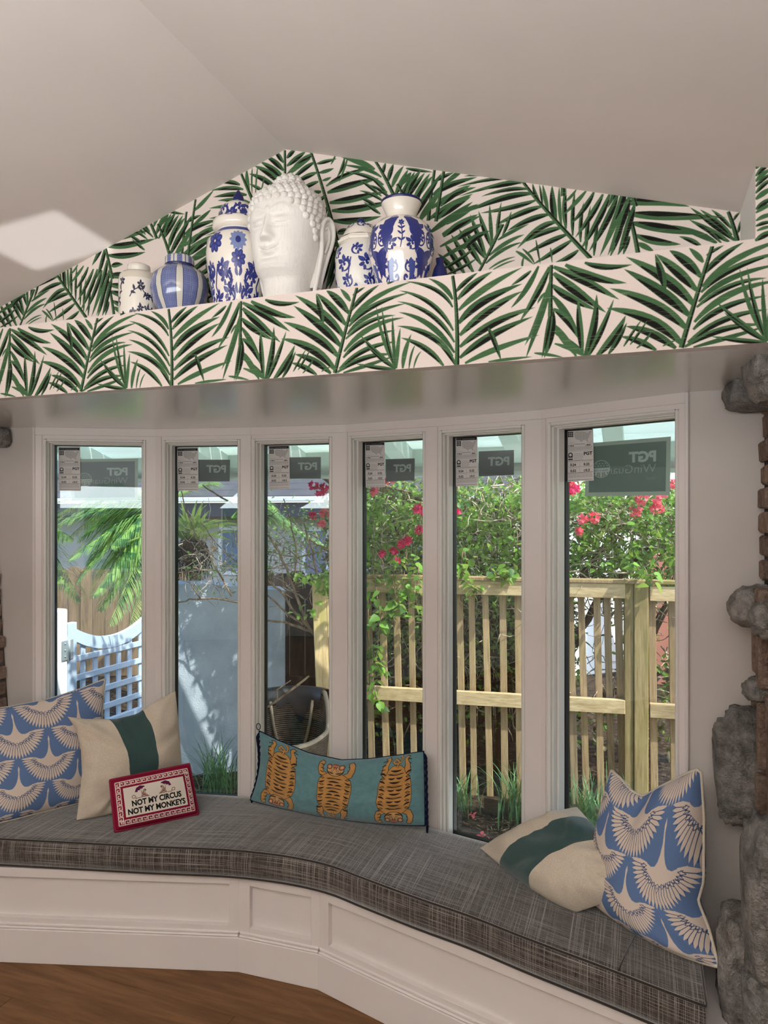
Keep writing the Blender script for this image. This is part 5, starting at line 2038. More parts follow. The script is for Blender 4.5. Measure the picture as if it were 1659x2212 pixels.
m_leaf = leafmat('bougainvillea_leaf', srgb(112, 156, 62), srgb(52, 92, 40))
m_leaf_o = leafmat('bougainvillea_leaf_single', srgb(112, 160, 66), srgb(48, 96, 44), obj_rand=True)
m_palm = leafmat('palm_leaf', srgb(124, 160, 88), srgb(58, 104, 74), .35)
m_strap = leafmat('strap_leaf', srgb(168, 184, 92), srgb(92, 120, 70), .4)
m_grass = leafmat('border_grass', srgb(96, 138, 92), srgb(44, 82, 58), .3)
k = M('bark', srgb(132, 112, 92), .9, .15)
n1 = k.noise(k.coord('Object', (30, 30, 6)), 1, 4, .7)
k.col(k.ramp(n1, [(.3, srgb(78, 62, 48)), (.55, srgb(134, 112, 92)), (.8, srgb(182, 164, 144))]))
k.bump(n1, .6, .01)
m_bark = k.m
m_bark_d = M('dark_bark', srgb(70, 54, 42), .9, .15).m


def leaf_geo(mb, p, d, up, L, Wd, mi=0):
    d = d.normalized()
    s = d.cross(up)
    s = s.normalized() if s.length > 1e-5 else d.orthogonal().normalized()
    u = s.cross(d)
    vs = [p, p + d * L * .32 + s * Wd * .5 + u * Wd * .14, p + d * L * .68 + s * Wd * .34 + u * Wd * .05, p + d * L - u * Wd * .12,
          p + d * L * .68 - s * Wd * .34 + u * Wd * .05, p + d * L * .32 - s * Wd * .5 + u * Wd * .14, p + d * L * .34, p + d * L * .68 - u * Wd * .06]
    mb.add(vs, [(0, 6, 1), (1, 6, 7, 2), (2, 7, 3), (0, 5, 6), (5, 4, 7, 6), (4, 3, 7)], mi=mi, smooth=True)


def leaf_big(mb, p, d, up, L, Wd):
    d = d.normalized()
    s = d.cross(up).normalized()
    u = s.cross(d)
    vs, fs = [], []
    for t, w in ((0, .02), (.10, .30), (.25, .48), (.45, .46), (.66, .30), (.84, .13), (1, .0)):
        c = p + d * L * t - u * L * .16 * t * t
        vs += [c - s * Wd * w + u * Wd * w * .25, c, c + s * Wd * w + u * Wd * w * .25]
    for i in range(6):
        a = i * 3
        fs += [(a, a + 1, a + 4, a + 3), (a + 1, a + 2, a + 5, a + 4)]
    mb.add(vs, fs, smooth=True)


def rdir(r, zb=0.0):
    v = V((r.gauss(0, 1), r.gauss(0, 1), r.gauss(0, 1) + zb))
    return v.normalized()


# ------------------------------------------------------------------ picket fence
m_picket = wood('picket_wood', srgb(178, 154, 120), srgb(132, 108, 80), 'Z', 1.0, .75, srgb(128, 124, 62))
m_rail = wood('rail_wood', srgb(206, 184, 146), srgb(168, 144, 106), 'X', 1.0, .75)
fa, fb = W(706, 1500, 4.88), W(1500, 1500, 4.37)
fa.z = fb.z = 0
fe = (fb - fa).normalized()
fn = V((-fe.y, fe.x, 0))                       # away from the house
if fn.y < 0:
    fn = -fn


def on_fence(px, off=0.0):
    d = ray(px, 1106)
    o = fa + fn * off
    t = o.dot(fn) / d.dot(fn)
    return V((d.x * t, d.y * t, 0))


fence = thing('picket_fence', 'weathered wooden picket fence with two rails and a thick post', 'fence', on_fence(1100))
fence.location.z = GZ
ORI[fence.name] = V((fence.location.x, fence.location.y, GZ))
rnd = random.Random(5)
pk = [799, 830, 860, 891, 920, 948, 974, 996, 1021, 1053, 1088, 1121, 1150, 1181, 1210, 1236, 1261, 1294, 1317, 1341, 1411, 1455, 1492, 1530, 1570, 730, 762]
for px in pk:
    c = on_fence(px, .022)
    w_ = rnd.uniform(.040, .046)
    ln = fe * (.012 + rnd.uniform(-.006, .006))
    mb = MB()
    mb.box(c - fe * w_ / 2 + V((0, 0, GZ - .02)) + ln, fe * w_, fn * .022, V((0, 0, 1.40)) - ln * 2, .002)
    obj('picket', mb, m_picket, fence, c)
for z, thk, hh in ((.482, .038, .088), (1.207, .038, .092)):
    for a, b in ((720, 1349), (1402, 1620)):
        pa, pb = on_fence(a), on_fence(b)
        mb = MB()
        mb.box(pa - fn * thk + V((0, 0, z - hh / 2 - (.012 if a > 1400 else 0))), pb - pa, fn * thk, V((0, 0, hh)), .003)
        obj('rail', mb, m_rail, fence, (pa + pb) / 2)
pa, pb = on_fence(720), on_fence(1620)
mb = MB()
mb.box(pa - fn * .05 + V((0, 0, 1.254)), pb - pa, fn * .10, V((0, 0, .022)), .003)
obj('cap_rail', mb, m_picket, fence, (pa + pb) / 2)
m_post = wood('post_wood', srgb(168, 150, 108), srgb(128, 110, 76), 'Z', 1.0, .8, srgb(120, 116, 66))
for a, b, o in ((1349, 1369, .0), (1370, 1401, -.012)):
    pa, pb = on_fence(a, -.035 + o), on_fence(b, -.035 + o)
    mb = MB()
    mb.box(pa + V((0, 0, GZ - .02)), pb - pa, fn * .055, V((0, 0, 1.47)), .004)
    obj('post', mb, m_post, fence, pa)
m_plank = wood('light_plank', srgb(214, 190, 146), srgb(176, 150, 108), 'Z', .8, .75, srgb(150, 146, 66), rnd=.1)
p0, p1 = W(673, 1253, 4.62), W(693, 1700, 4.50)
wv_ = V((CS, SN, 0))
for wx, off, th_ in ((.088, 0, .03), (.040, .089, .028)):
    a = p1 + wv_ * off
    a.z = GZ - .02
    top_ = p0 + wv_ * off + V((0, 0, -.01 if off else 0))
    mb = MB()
    mb.box(a, wv_ * wx, V((-SN, CS, 0)) * th_ + (V((-SN, CS, 0)) * .01 if off else V((0, 0, 0))), top_ - a, .003)
    obj('end_plank', mb, m_plank, fence, a)

# ------------------------------------------------------------------ stucco wall
k = M('grey_stucco', srgb(176, 186, 198), .9, .15)
st = k.noise(k.coord('Object'), 105, 3, .55, .3)
k.bump(st, .55, .008)
k.col(k.ramp(k.noise(k.coord('Object'), 5, 3), [(.3, srgb(158, 168, 182)), (.7, srgb(186, 196, 208))]))
m_stucco = k.m
s0, s1, s2 = W(322, 1500, 4.95), W(550, 1500, 5.15), W(616, 1500, 5.215)
for p in (s0, s1, s2):
    p.z = GZ - .05
zt = 1.7 - (1262 - 1106) / FPX * 5.05
sw = thing('stucco_wall', 'blue-grey stucco garden wall with rounded top beside the gate', 'wall', (s1.x, s1.y, GZ))
mb = MB()
ctop = []
N = 14
front, back = [], []
e_ = s1 - s0
nn_ = V((e_.y, -e_.x, 0)).normalized()
nn_ = nn_ if nn_.y > 0 else -nn_
for i in range(N + 1):
    u = i / N
    front.append(s0 + e_ * u + V((0, 0, zt - s0.z - .045 * u * u + .012 * math.sin(u * 3))))
end = s2 + V((0, 0, zt - .06 - s0.z))
mb.prism([s0, s2, end] + front[::-1], nn_ * .28)
obj('wall_body', mb, m_stucco, sw)

# ------------------------------------------------------------------ gate with lattice and its white post
m_gate = paint('pale_blue_grey_gate', srgb(186, 204, 222), .7, .06, .3, 60)
g0, g1 = W(146, 1400, 5.5), W(332, 1400, 6.4)
g0.z = g1.z = 0
ge = (g1 - g0)
GL = ge.length
ge.normalize()
gn = V((-ge.y, ge.x, 0))
gate = thing('garden_gate', 'pale blue-grey lattice garden gate with dipped curved top rail', 'gate', (g0.x, g0.y, GZ + .05))


def gb(name, u0, u1, z0, z1, n0=0, n1=.04, dz=0, ch=.003):
    mb = MB()
    mb.box(g0 + ge * u0 + gn * n0 + V((0, 0, z0)), ge * (u1 - u0) + V((0, 0, dz)), gn * (n1 - n0), V((0, 0, z1 - z0)), ch)
    return obj(name, mb, m_gate, gate)


zt0 = 1.7 - (1347 - 1106) / FPX * 5.5
zd = 1.7 - (1372 - 1106) / FPX * 5.95
gb('stile', 0, .09, GZ + .05, zt0, -.004, .046)
gb('stile', GL - .09, GL, GZ + .05, zt0, -.004, .046)
arc = []
for i in range(21):
    u = i / 20
    zz_ = zd + (zt0 - zd) * (2 * abs(u - .5)) ** 2.0
    arc.append((u * GL, zz_))
poly = [g0 + ge * u + V((0, 0, z)) for u, z in arc] + [g0 + ge * u + V((0, 0, z - .10)) for u, z in arc[::-1]]
mb = MB()
mb.prism(poly, gn * .044)
obj('top_rail', mb, m_gate, gate)
for q in range(7):
    z = zd - .125 - q * .15
    mb = MB()
    mb.box(g0 + ge * .07 + gn * .004 + V((0, 0, z - .024)), ge * (GL - .14), gn * .016, V((0, 0, .048)), .003)
    obj('lattice_bar', mb, m_gate, gate)
for q in range(6):
    u = .075 + (GL - .15) * (q + .8) / 6.3
    zz_ = zd + (zt0 - zd) * (2 * abs(u / GL - .5)) ** 2 - .06
    gb('lattice_slat', u - .024, u + .024, GZ + .1, zz_, .021, .037)
gb('bottom_rail', .07, GL - .07, GZ + .06, GZ + .15)
ZH = 1.7 - (1425 - 1106) / FPX * 5.5
m_galv = M('galvanised', srgb(186, 200, 206), .35, .5, .6).m
mb = MB()
for u0, u1, zz_ in ((-.062, -.005, .0), (.005, .05, .0)):
    mb.box(g0 + ge * u0 - gn * .012 + V((0, 0, ZH)), ge * (u1 - u0), gn * .008, V((0, 0, .155)), .004)
mb.tube([g0 - gn * .016 + V((0, 0, ZH - .005)), g0 - gn * .016 + V((0, 0, ZH + .165))], .010, 10)
for dz in (ZH + .03, ZH + .08, ZH + .13):
    mb.tube([g0 - ge * .035 - gn * .018 + V((0, 0, dz)), g0 - ge * .035 - gn * .010 + V((0, 0, dz))], .006, 8)
obj('hinge', mb, m_galv, gate)
p = g0 - ge * .062
mb = MB()
mb.box(p - ge * .05 + V((0, 0, GZ - .02)), ge * .12, gn * .12, V((0, 0, 1.7 - (1317 - 1106) / FPX * 5.45 - GZ + .02)), .012)
o = obj('gate_post', mb, paint('white_post', srgb(246, 246, 244), .5, .01, .05), None, (p.x, p.y, GZ))
tag(o, 'bright white square post carrying the gate hinge', 'post')

# ------------------------------------------------------------------ board fence behind the gate and behind the basket
m_fence = wood('privacy_wood', srgb(146, 124, 100), srgb(100, 84, 68), 'Z', .8, .85, rnd=.4)


def board_fence(name, label, pxa, ta, pxb, tb, w_, ztop, mat, rails=True):
    a, b = W(pxa, 1300, ta), W(pxb, 1300, tb)
    a.z = b.z = GZ
    e = b - a
    L = e.length
    e.normalize()
    n = V((-e.y, e.x, 0))
    n = n if n.y > 0 else -n
    t = thing(name, label, 'fence', a)
    r = random.Random(pxa)
    u = 0
    while u < L:
        z = ztop + r.uniform(-.015, .015)
        ww = w_ - .006
        p = a + e * u
        c = .022
        poly = [p, p + e * ww, p + e * ww + V((0, 0, z - GZ - c)), p + e * (ww - c) + V((0, 0, z - GZ)), p + e * c + V((0, 0, z - GZ)), p + V((0, 0, z - GZ - c))]
        mb = MB()
        mb.prism(poly, n * .018)
        obj('board', mb, mat, t, p)
        u += w_
    if rails:
        for z in (.25, .98):
            mb = MB()
            mb.box(a - n * .04 + V((0, 0, z - GZ)), e * L, n * .038, V((0, 0, .085)), .003)
            obj('rail', mb, mat, t)
    return t


board_fence('board_fence', 'brown dog-ear board fence behind the lattice gate', 40, 8.0, 430, 8.2, .135, 1.7 - (1228 - 1106) / FPX * 8.0, m_fence, False)
board_fence('board_fence', 'dark board fence behind the wicker basket, run on as dark backing for the hedge', 560, 5.95, 1215, 5.75, .13, 1.20, wood('dark_boards', srgb(70, 56, 47), srgb(38, 30, 26), 'Z', .8, .9), True)  # behind the basket it is real; the rest is dark backing for hedge shade

# ------------------------------------------------------------------ neighbour house
nb = thing('neighbour_house', 'low grey house with white gutter and dark roof across the garden', 'house', (-6, 11.5, GZ))
HY = 11.2
m_hw = paint('grey_render', srgb(186, 180, 172), .85, .05, .2, 20)
mb = MB()
mb.wbox(-14, -1.9, HY, HY + .3, GZ, 1.80)
obj('house_wall', mb, m_hw, nb)
mb = MB()
mb.wbox(-14.2, -1.7, HY - .5, HY - .44, 1.62, 1.86)
mb.wbox(-14.2, -1.7, HY - .44, HY, 1.80, 1.84)
obj('fascia_board', mb, paint('dark_fascia', srgb(74, 72, 78), .6), nb)
mb = MB()
mb.wbox(-14.2, -1.7, HY - .58, HY - .5, 1.88, 1.96, .01)
obj('gutter', mb, paint('white_gutter', srgb(236, 238, 240), .5), nb)
m_tile = paint('dark_roof_tile', srgb(78, 76, 78), .6, .1, .2, 30)
for q in range(16):
    y0 = HY - .56 + q * .25
    z0 = 1.95 + q * .25 * .45
    mb = MB()
    mb.box((-14.2, y0, z0), (12.5, 0, 0), (0, .30, .30 * .42), (0, 0, .03), .008)
    obj('roof_course', mb, m_tile, nb)
for x in (-9.4, -7.3, -5.6):
    mb = MB()
    mb.wbox(x, x + 1.0, HY - .03, HY + .02, .55, 1.45, .01)
    w_ = obj('window', mb, paint('window_frame', srgb(228, 228, 226), .5), nb)
    mb = MB()
    mb.wbox(x + .08, x + .47, HY - .04, HY - .02, .63, 1.37)
    mb.wbox(x + .53, x + .92, HY - .04, HY - .02, .63, 1.37)
    obj('pane', mb, M('far_pane', srgb(110, 120, 150), .1, .6).m, w_)
# sunlit shed and brick wall seen through the right part of the fence
p = W(1302, 1400, 8.2)
p.z = GZ
ax = V((.75, .66, 0)).normalized()
ay = V((-ax.y, ax.x, 0))
t = thing('white_shed', 'sunlit white shed wall seen between the fence pickets', 'shed', p)
mb = MB()
mb.box(p - ax * .5, ax * 1.0, ay * .25, V((0, 0, 1.62)), .01)
obj('wall_panel', mb, paint('white_boards', srgb(246, 249, 250), .6, .02), t)
for q in range(6):
    mb = MB()
    mb.box(p - ax * (.48 - q * .19) - ay * .012, ax * .02, ay * .012, V((0, 0, 1.61)))
    obj('batten', mb, paint('white_batten', srgb(226, 232, 236), .6, .02), t)
p = W(1462, 1400, 7.6)
mb = MB()
mb.wbox(p.x - .36, p.x + 1.6, p.y, p.y + .2, GZ, 1.25, .01)
o = obj('garden_wall', mb, paint('terracotta_render', srgb(204, 132, 108), .85, .1, .3, 20), None, (p.x, p.y, GZ))
tag(o, 'terracotta garden wall beyond the right end of the picket fence', 'wall')

# ------------------------------------------------------------------ wicker basket in the corner
k = M('wicker', srgb(126, 110, 96), .85, .2)
v = k.coord('UV', (1, 1, 1))
wvx = k.nd('TexWave', {'Vector': k.nd('Mapping', {'Vector': v, 'Scale': (0, 20, 1)}).outputs[0], 'Scale': 1.0, 'Distortion': 1.5, 'Detail': 2.0}, bands_direction='Y')
ck = k.nd('TexChecker', {'Vector': k.nd('Mapping', {'Vector': v, 'Scale': (44, 40, 1)}).outputs[0], 'Scale': 1.0})
h = k.mix(wvx.outputs['Color'], ck.outputs['Color'], .3)
k.col(k.mix(k.ramp(wvx.outputs['Color'], [(.2, srgb(48, 40, 34)), (.7, srgb(140, 124, 110))]), k.ramp(k.noise(k.coord('Object'), 30, 3), [(.3, (.6, .6, .6, 1)), (.7, (1.1, 1.1, 1.1, 1))]), 1.0, 'MULTIPLY'))
k.bump(h, .9, .01)
bc = W(630, 1500, 4.28)
bc.z = GZ
bk = thing('wicker_basket', 'big dark wicker basket with raised back and black liner beside the fence', 'basket', bc)
fw = V((-bc.x, -bc.y, 0)).normalized()
sd = V((-fw.y, fw.x, 0))


def bpt(an, f, off=0):
    """an = 0 towards the viewer; f = height fraction"""
    c_ = math.cos(an)
    ht = .56 if c_ > .2 else .56 + .20 * min(1, (.2 - c_) / .6)
    ht -= .05 * max(0, c_) ** 2
    r = .16 + .045 * f + off
    return bc + fw * (math.cos(an) * r * .95) + sd * (math.sin(an) * r * 1.12) + V((0, 0, ht * f))


for s_, nm in ((0, 'weave'), (-.016, 'inner_weave')):
    mb = MB()
    P, U = [], []
    for i in range(49):
        an = i / 48 * 2 * math.pi
        P.append([bpt(an, f, s_) for f in np.linspace(0, 1, 14)])
        U.append([(i / 48, f) for f in np.linspace(0, 1, 14)])
    mb.grid(P, U, flip=s_ < 0)
    obj(nm, mb, k.m, bk)
m_cane = M('pale_cane', srgb(150, 134, 118), .7, .3).m
mb = MB()
mb.tube([bpt(i / 48 * 2 * math.pi, 1.0, -.008) for i in range(50)], .014, 8, cap=False)
obj('rim', mb, m_cane, bk)
mb = MB()
lp = [bpt(math.pi + a, .92 - .52 * math.cos(a / .75 * math.pi / 2) ** .6 if abs(a) < .75 else .92, -.03) for a in np.linspace(-.75, .75, 17)]
mb.tube(lp, .010, 7)
obj('handle', mb, m_cane, bk)
mb = MB()
P = []
for i in range(25):
    a = math.pi - 1.15 + i / 24 * 2.3
    dr = .09 + .02 * math.sin(i * .9) + .10 * max(0, math.cos((i - 9) * .28)) ** 3
    P.append([bpt(a, 1.0, .018) - V((0, 0, .10)), bpt(a, 1.0, .02) + V((0, 0, .012)), bpt(a, 1.0, -.026) + V((0, 0, .016)), bpt(a, 1.0, -.036) - V((0, 0, dr * .6)), bpt(a, 1.0, -.034) - V((0, 0, dr))])
mb.grid(P)
obj('liner', mb, M('black_liner', srgb(26, 28, 34), .4, .5).m, bk)
# ------------------------------------------------------------------ bougainvillea hedge behind the fence
rnd = random.Random(31)
m_twig = M('pale_twig', srgb(196, 178, 156), .8, .2)
m_twig.col(m_twig.ramp(m_twig.noise(m_twig.coord('Object'), 14, 3), [(.35, srgb(112, 92, 74)), (.6, srgb(206, 190, 170))]))
m_twig = m_twig.m
bp = thing('bougainvillea', 'flowering bougainvillea hedge with bright pink bracts above the picket fence', 'shrub', on_fence(1120, .5) + V((0, 0, GZ)))


def fd(px, off):
    return on_fence(px, off)


def hpoint(px, py, off):
    q = on_fence(px, off)
    t = (q - V((0, 0, 0))).dot(V((-SN, CS, 0)))
    return V((q.x, q.y, 1.7 + (1106 - py) / FPX * t))


trunks = MB()
for a in ([(1070, 1700, .5), (1085, 1500, .45), (1120, 1380, .5), (1180, 1280, .55), (1260, 1200, .5)], [(1215, 1420, .45), (1270, 1340, .4), (1330, 1260, .45), (1420, 1150, .5)],
          [(1150, 1600, .55), (1110, 1420, .6), (1040, 1300, .5), (960, 1180, .5), (900, 1100, .55)], [(1240, 1560, .5), (1300, 1500, .5), (1360, 1480, .5), (1460, 1440, .5)],
          [(860, 1560, .5), (850, 1400, .5), (880, 1260, .5), (850, 1120, .5)], [(1400, 1380, .5), (1440, 1300, .5), (1470, 1220, .55)], [(1215, 1300, .4), (1300, 1190, .45), (1350, 1130, .5)]):
    pts = [hpoint(*q) for q in a]
    fine = []
    for p, q in zip(pts[:-1], pts[1:]):
        for f in (0, .33, .66):
            fine.append(p.lerp(q, f) + V((rnd.gauss(0, .012), rnd.gauss(0, .012), rnd.gauss(0, .012))))
    fine.append(pts[-1])
    trunks.tube(fine, list(np.linspace(.034, .010, len(fine))), 7)
obj('trunk', trunks, m_bark_d, bp)
tw = MB()
for i in range(1100):
    px, py = rnd.uniform(735, 1500), rnd.uniform(1040, 1330) if i % 4 else rnd.uniform(1250, 1560)
    p = hpoint(px, py, rnd.uniform(.12, .6))
    d = rdir(rnd, .1)
    P = [p]
    for q in range(4):
        d = (d + rdir(rnd) * .5).normalized()
        P.append(P[-1] + d * rnd.uniform(.04, .09))
    tw.tube(P, list(np.linspace(rnd.uniform(.003, .007), .0015, 5)), 4)
o = obj('twigs', tw, m_twig, bp)
o['kind'] = 'stuff'
fo = MB()
nleaf = 0
while nleaf < 15000:
    px, py = rnd.uniform(725, 1560), rnd.triangular(1025, 1620, 1080)
    if 655 < px < 745 and py > 1150:
        continue
    if 1255 < px < 1345 and 1285 < py < 1520 and rnd.random() < .97:
        continue
    if 1405 < px < 1460 and 1290 < py < 1420 and rnd.random() < .9:
        continue
    dens = 1.0 if py < 1240 else (.7 if py < 1320 else .5)
    cl = mnoise.noise(V((px / 38, py / 38, 2.0))) + mnoise.noise(V((px / 15, py / 15, 7.0))) * .6
    if rnd.random() > dens * (.72 + .9 * cl):
        continue
    off = rnd.uniform(.10, .85)
    p = hpoint(px, py, off)
    L = rnd.uniform(.028, .054)
    leaf_geo(fo, p, rdir(rnd, -.2), V((rnd.gauss(0, .5), rnd.gauss(0, .5) - .4, 1)), L, L * .66)
    nleaf += 1
o = obj('foliage', fo, m_leaf, bp)
o['kind'] = 'stuff'
inner = MB()  # back layer of darker brown leaves, hedge shade put into the colour
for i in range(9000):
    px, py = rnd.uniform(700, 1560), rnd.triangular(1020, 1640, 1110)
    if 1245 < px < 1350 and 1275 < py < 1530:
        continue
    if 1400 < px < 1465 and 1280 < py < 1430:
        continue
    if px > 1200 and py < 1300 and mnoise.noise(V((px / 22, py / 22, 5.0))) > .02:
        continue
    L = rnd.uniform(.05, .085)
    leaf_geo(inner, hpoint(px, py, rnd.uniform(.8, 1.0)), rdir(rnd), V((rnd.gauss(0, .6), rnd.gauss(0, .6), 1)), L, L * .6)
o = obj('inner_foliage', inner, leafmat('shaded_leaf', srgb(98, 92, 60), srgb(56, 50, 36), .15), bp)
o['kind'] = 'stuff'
# single leaves that can be told apart
protos = []
for q in range(4):
    mb = MB()
    leaf_big(mb, V((0, 0, 0)), V((1, 0, -.15 - .1 * q)), V((0, 0, 1)), .062, .044)
    protos.append(mb)
pro_me = []
for i, mb in enumerate(protos):
    o = obj('leaf', mb, m_leaf_o, bp, V((0, 0, 0)))
    pro_me.append(o)


def place_leaf(parent, src, p, s):
    return inst('leaf', src, p, parent, (rnd.uniform(-.7, .7), rnd.uniform(-.4, .9), rnd.uniform(0, 6.28)), (s, s, s))


for i, o in enumerate(pro_me):
    p = hpoint(840 + i * 90, 1130 + 13 * i, .06)
    o.location = p - origin(bp)
    o.rotation_euler = (.3, .5, i * 1.4)
k = leafmat('pink_bract', srgb(236, 58, 120), srgb(214, 36, 96), .45, .6, warm=0)
k2 = leafmat('coral_bract', srgb(244, 128, 138), srgb(232, 96, 114), .45, .6, warm=0)
for i in range(150):
    px = rnd.uniform(745, 1470)
    py = rnd.uniform(1045, 1265)
    place_leaf(bp, pro_me[i % 4], hpoint(px, py, rnd.uniform(.0, .12)), rnd.uniform(.7, 1.25))


def cluster(px, py, off, r, mat):
    c = hpoint(px, py, off)
    mb = MB()
    for q in range(int(7 + r * 160)):
        d = rdir(rnd)
        p = c + V((d.x, d.y, d.z * .8)) * r * rnd.uniform(.2, .9)
        for z_ in range(3):
            a = z_ * 2.1 + rnd.random()
            s1_ = d.orthogonal().normalized()
            s2_ = d.cross(s1_)
            leaf_geo(mb, p, (s1_ * math.cos(a) + s2_ * math.sin(a) + d * .7), d, .028, .024)
    obj('flower_cluster', mb, mat, bp, c)


for px, py, r, mt in ((690, 1062, .045, 0), (676, 1050, .03, 0), (702, 1052, .035, 0), (700, 1108, .03, 1), (676, 1114, .026, 0), (694, 1132, .022, 1), (906, 1102, .045, 0), (908, 1146, .03, 0), (879, 1168, .026, 0),
                      (866, 1176, .022, 0), (828, 1197, .024, 0), (850, 1190, .02, 0), (856, 1211, .022, 0), (810, 1063, .028, 1), (985, 1106, .022, 0), (1240, 1056, .05, 0), (1230, 1038, .035, 1), (1384, 1078, .05, 1), (1374, 1104, .04, 1),
                      (1422, 1076, .05, 1), (1420, 1098, .04, 1), (1258, 1122, .035, 1), (1284, 1120, .04, 1), (1396, 1062, .05, 1), (1252, 1148, .02, 1), (1454, 1046, .03, 1), (840, 1040, .03, 1)):
    cluster(px, py, -.02, r, k2 if mt else k)

# ------------------------------------------------------------------ vine hanging over the fence
vine = thing('climbing_vine', 'leafy green vine hanging over the front of the picket fence', 'vine', hpoint(850, 1300, -.08))
st_ = MB()
spots = []
for a in ([(800, 1180), (810, 1260), (822, 1330), (815, 1400), (806, 1470), (815, 1520)], [(880, 1190), (870, 1260), (850, 1310), (828, 1350)], [(905, 1220), (898, 1290), (906, 1340)], [(860, 1200), (848, 1250), (858, 1300), (846, 1345)],
          [(1000, 1190), (996, 1230), (1010, 1262), (1040, 1280)], [(1060, 1230), (1090, 1250), (1105, 1232)], [(1370, 1215), (1385, 1240), (1420, 1244)], [(800, 1400), (820, 1440), (832, 1460)], [(780, 1200), (795, 1300), (798, 1480)]):
    pts = [hpoint(x, y_, rnd.uniform(-.12, -.06)) for x, y_ in a]
    st_.tube(pts, .0035, 5)
    for p, q in zip(pts[:-1], pts[1:]):
        for f in np.linspace(0, 1, 8):
            spots.append(p.lerp(q, float(f)))
obj('stem', st_, m_bark, vine)
mb = MB()
leaf_big(mb, V((0, 0, 0)), V((1, 0, -.2)), V((0, 0, 1)), .075, .056)
first = obj('leaf', mb, m_leaf_o, vine, spots[0])
for v_ in first.data.vertices:
    v_.co = v_.co + spots[0]
for i, p in enumerate(spots[1:] + spots[::2]):
    q = p + V((rnd.gauss(0, .022), rnd.gauss(0, .02), rnd.gauss(0, .022)))
    place_leaf(vine, first, q, rnd.uniform(.5, 1.15))

# ------------------------------------------------------------------ palm by the gate
palm = thing('palm', 'feathery green palm arching over the board fence behind the gate', 'palm', W(360, 1400, 6.9) * 1.0)
palm.location.z = GZ
ORI[palm.name] = V(palm.location)
crown = W(352, 1095, 6.9)


PB = .95


def frond(tip_px, tip_py, t, rise, n=64, ll=.36, droop=.6, start=None):
    a = start if start else crown
    tip = W(tip_px, tip_py, t + PB)
    mid = (a + tip) / 2 + V((0, 0, rise))
    mb = MB()
    pts = []
    for i in range(n + 1):
        f = i / n
        pts.append(a * (1 - f) ** 2 + mid * 2 * f * (1 - f) + tip * f * f)
    mb.tube(pts, list(np.linspace(.011, .003, n + 1)), 5)
    for i in range(3, n):
        d = (pts[i + 1] - pts[i - 1]).normalized()
        side = d.cross(V((0, 0, 1))).normalized()
        f = i / n
        L = ll * math.sin(math.pi * min(1, .22 + f * .78)) ** .6
        for sg in (1, -1):
            g = (d * .75 + side * sg * .75 + V((0, 0, rnd.uniform(-.1, .25)))).normalized()
            p0_ = pts[i]
            p1_ = p0_ + g * L * .55
            p2_ = p1_ + (g + V((0, 0, -droop * rnd.uniform(.7, 1.3)))).normalized() * L * .5
            w_ = side.cross(g) if False else g.cross(V((0, 0, 1))).normalized() * .0052
            mb.add([p0_ - w_ * .4, p0_ + w_ * .4, p1_ + w_, p1_ - w_, p2_], [(0, 1, 2, 3), (3, 2, 4)], smooth=True)
    obj('frond', mb, m_palm, palm)


for a in ((140, 1130, 5.6, .15), (150, 1210, 5.5, .12), (185, 1100, 5.9, .25), (130, 1085, 6.1, .3), (200, 1290, 5.4, .1), (235, 1350, 5.3, .05), (275, 1370, 5.35, .02), (245, 1240, 5.6, .2), (290, 1290, 5.5, .1), (170, 1170, 5.8, .22), (225, 1150, 6.0, .3),
          (300, 1200, 5.7, .15), (60, 1180, 5.8, .35), (250, 1075, 6.0, .12), (110, 1120, 6.3, .3), (165, 1260, 5.6, .2), (215, 1320, 5.5, .15), (260, 1310, 5.7, .22), (190, 1220, 5.9, .28), (280, 1180, 5.9, .2), (310, 1330, 5.6, .05), (240, 1180, 5.5, .1), (150, 1160, 6.2, .3), (320, 1120, 6.1, .2), (205, 1250, 6.1, .25)):
    frond(*a)
for a in ((112, 1250, 5.9, .1), (175, 1300, 5.9, .12), (160, 1165, 5.9, .06)):
    frond(*a, start=W(60, 1120, 7.0))
for a in ((470, 1045, 6.2, .1), (640, 1150, 6.4, .25), (600, 1120, 6.3, .3), (700, 1180, 6.5, .2)):
    frond(*a, start=W(500, 1120, 7.2) if a[0] > 560 else None, ll=.34)
mb = MB()
mb.tube([V((crown.x, crown.y, GZ)), V((crown.x - .02, crown.y, .6)), crown], [.09, .075, .06], 12)
obj('trunk', mb, m_bark, palm)

# ------------------------------------------------------------------ bare shrub and strap-leaved plant over the stucco wall
sh = thing('bare_shrub', 'bare brown shrub with leaning branches over the stucco wall', 'shrub', W(690, 1400, 4.75))
BR = [([(577, 1155), (600, 1195), (630, 1262), (662, 1348), (692, 1388)], 6.5), ([(572, 1248), (600, 1275), (640, 1320), (672, 1368)], 6), ([(572, 1285), (620, 1325), (655, 1350)], 5), ([(574, 1338), (620, 1345), (674, 1364)], 5.5),
      ([(617, 1078), (630, 1120), (638, 1190), (642, 1262)], 3.2), ([(655, 1130), (674, 1195), (684, 1238), (700, 1300)], 4.5), ([(436, 1048), (470, 1068), (512, 1092), (560, 1130)], 4.5), ([(384, 1058), (402, 1100), (424, 1160), (452, 1205), (500, 1288)], 3.4),
      ([(384, 1302), (420, 1294), (470, 1294), (514, 1303), (560, 1320)], 4.5), ([(398, 1250), (418, 1275), (436, 1292)], 3), ([(440, 1130), (470, 1180), (520, 1220), (580, 1260)], 2.4), ([(390, 1215), (430, 1190), (470, 1185)], 2.2),
      ([(575, 1190), (640, 1205), (700, 1190)], 2.4), ([(580, 1230), (640, 1215), (690, 1235)], 2.2), ([(660, 1165), (690, 1180), (720, 1200)], 4)]
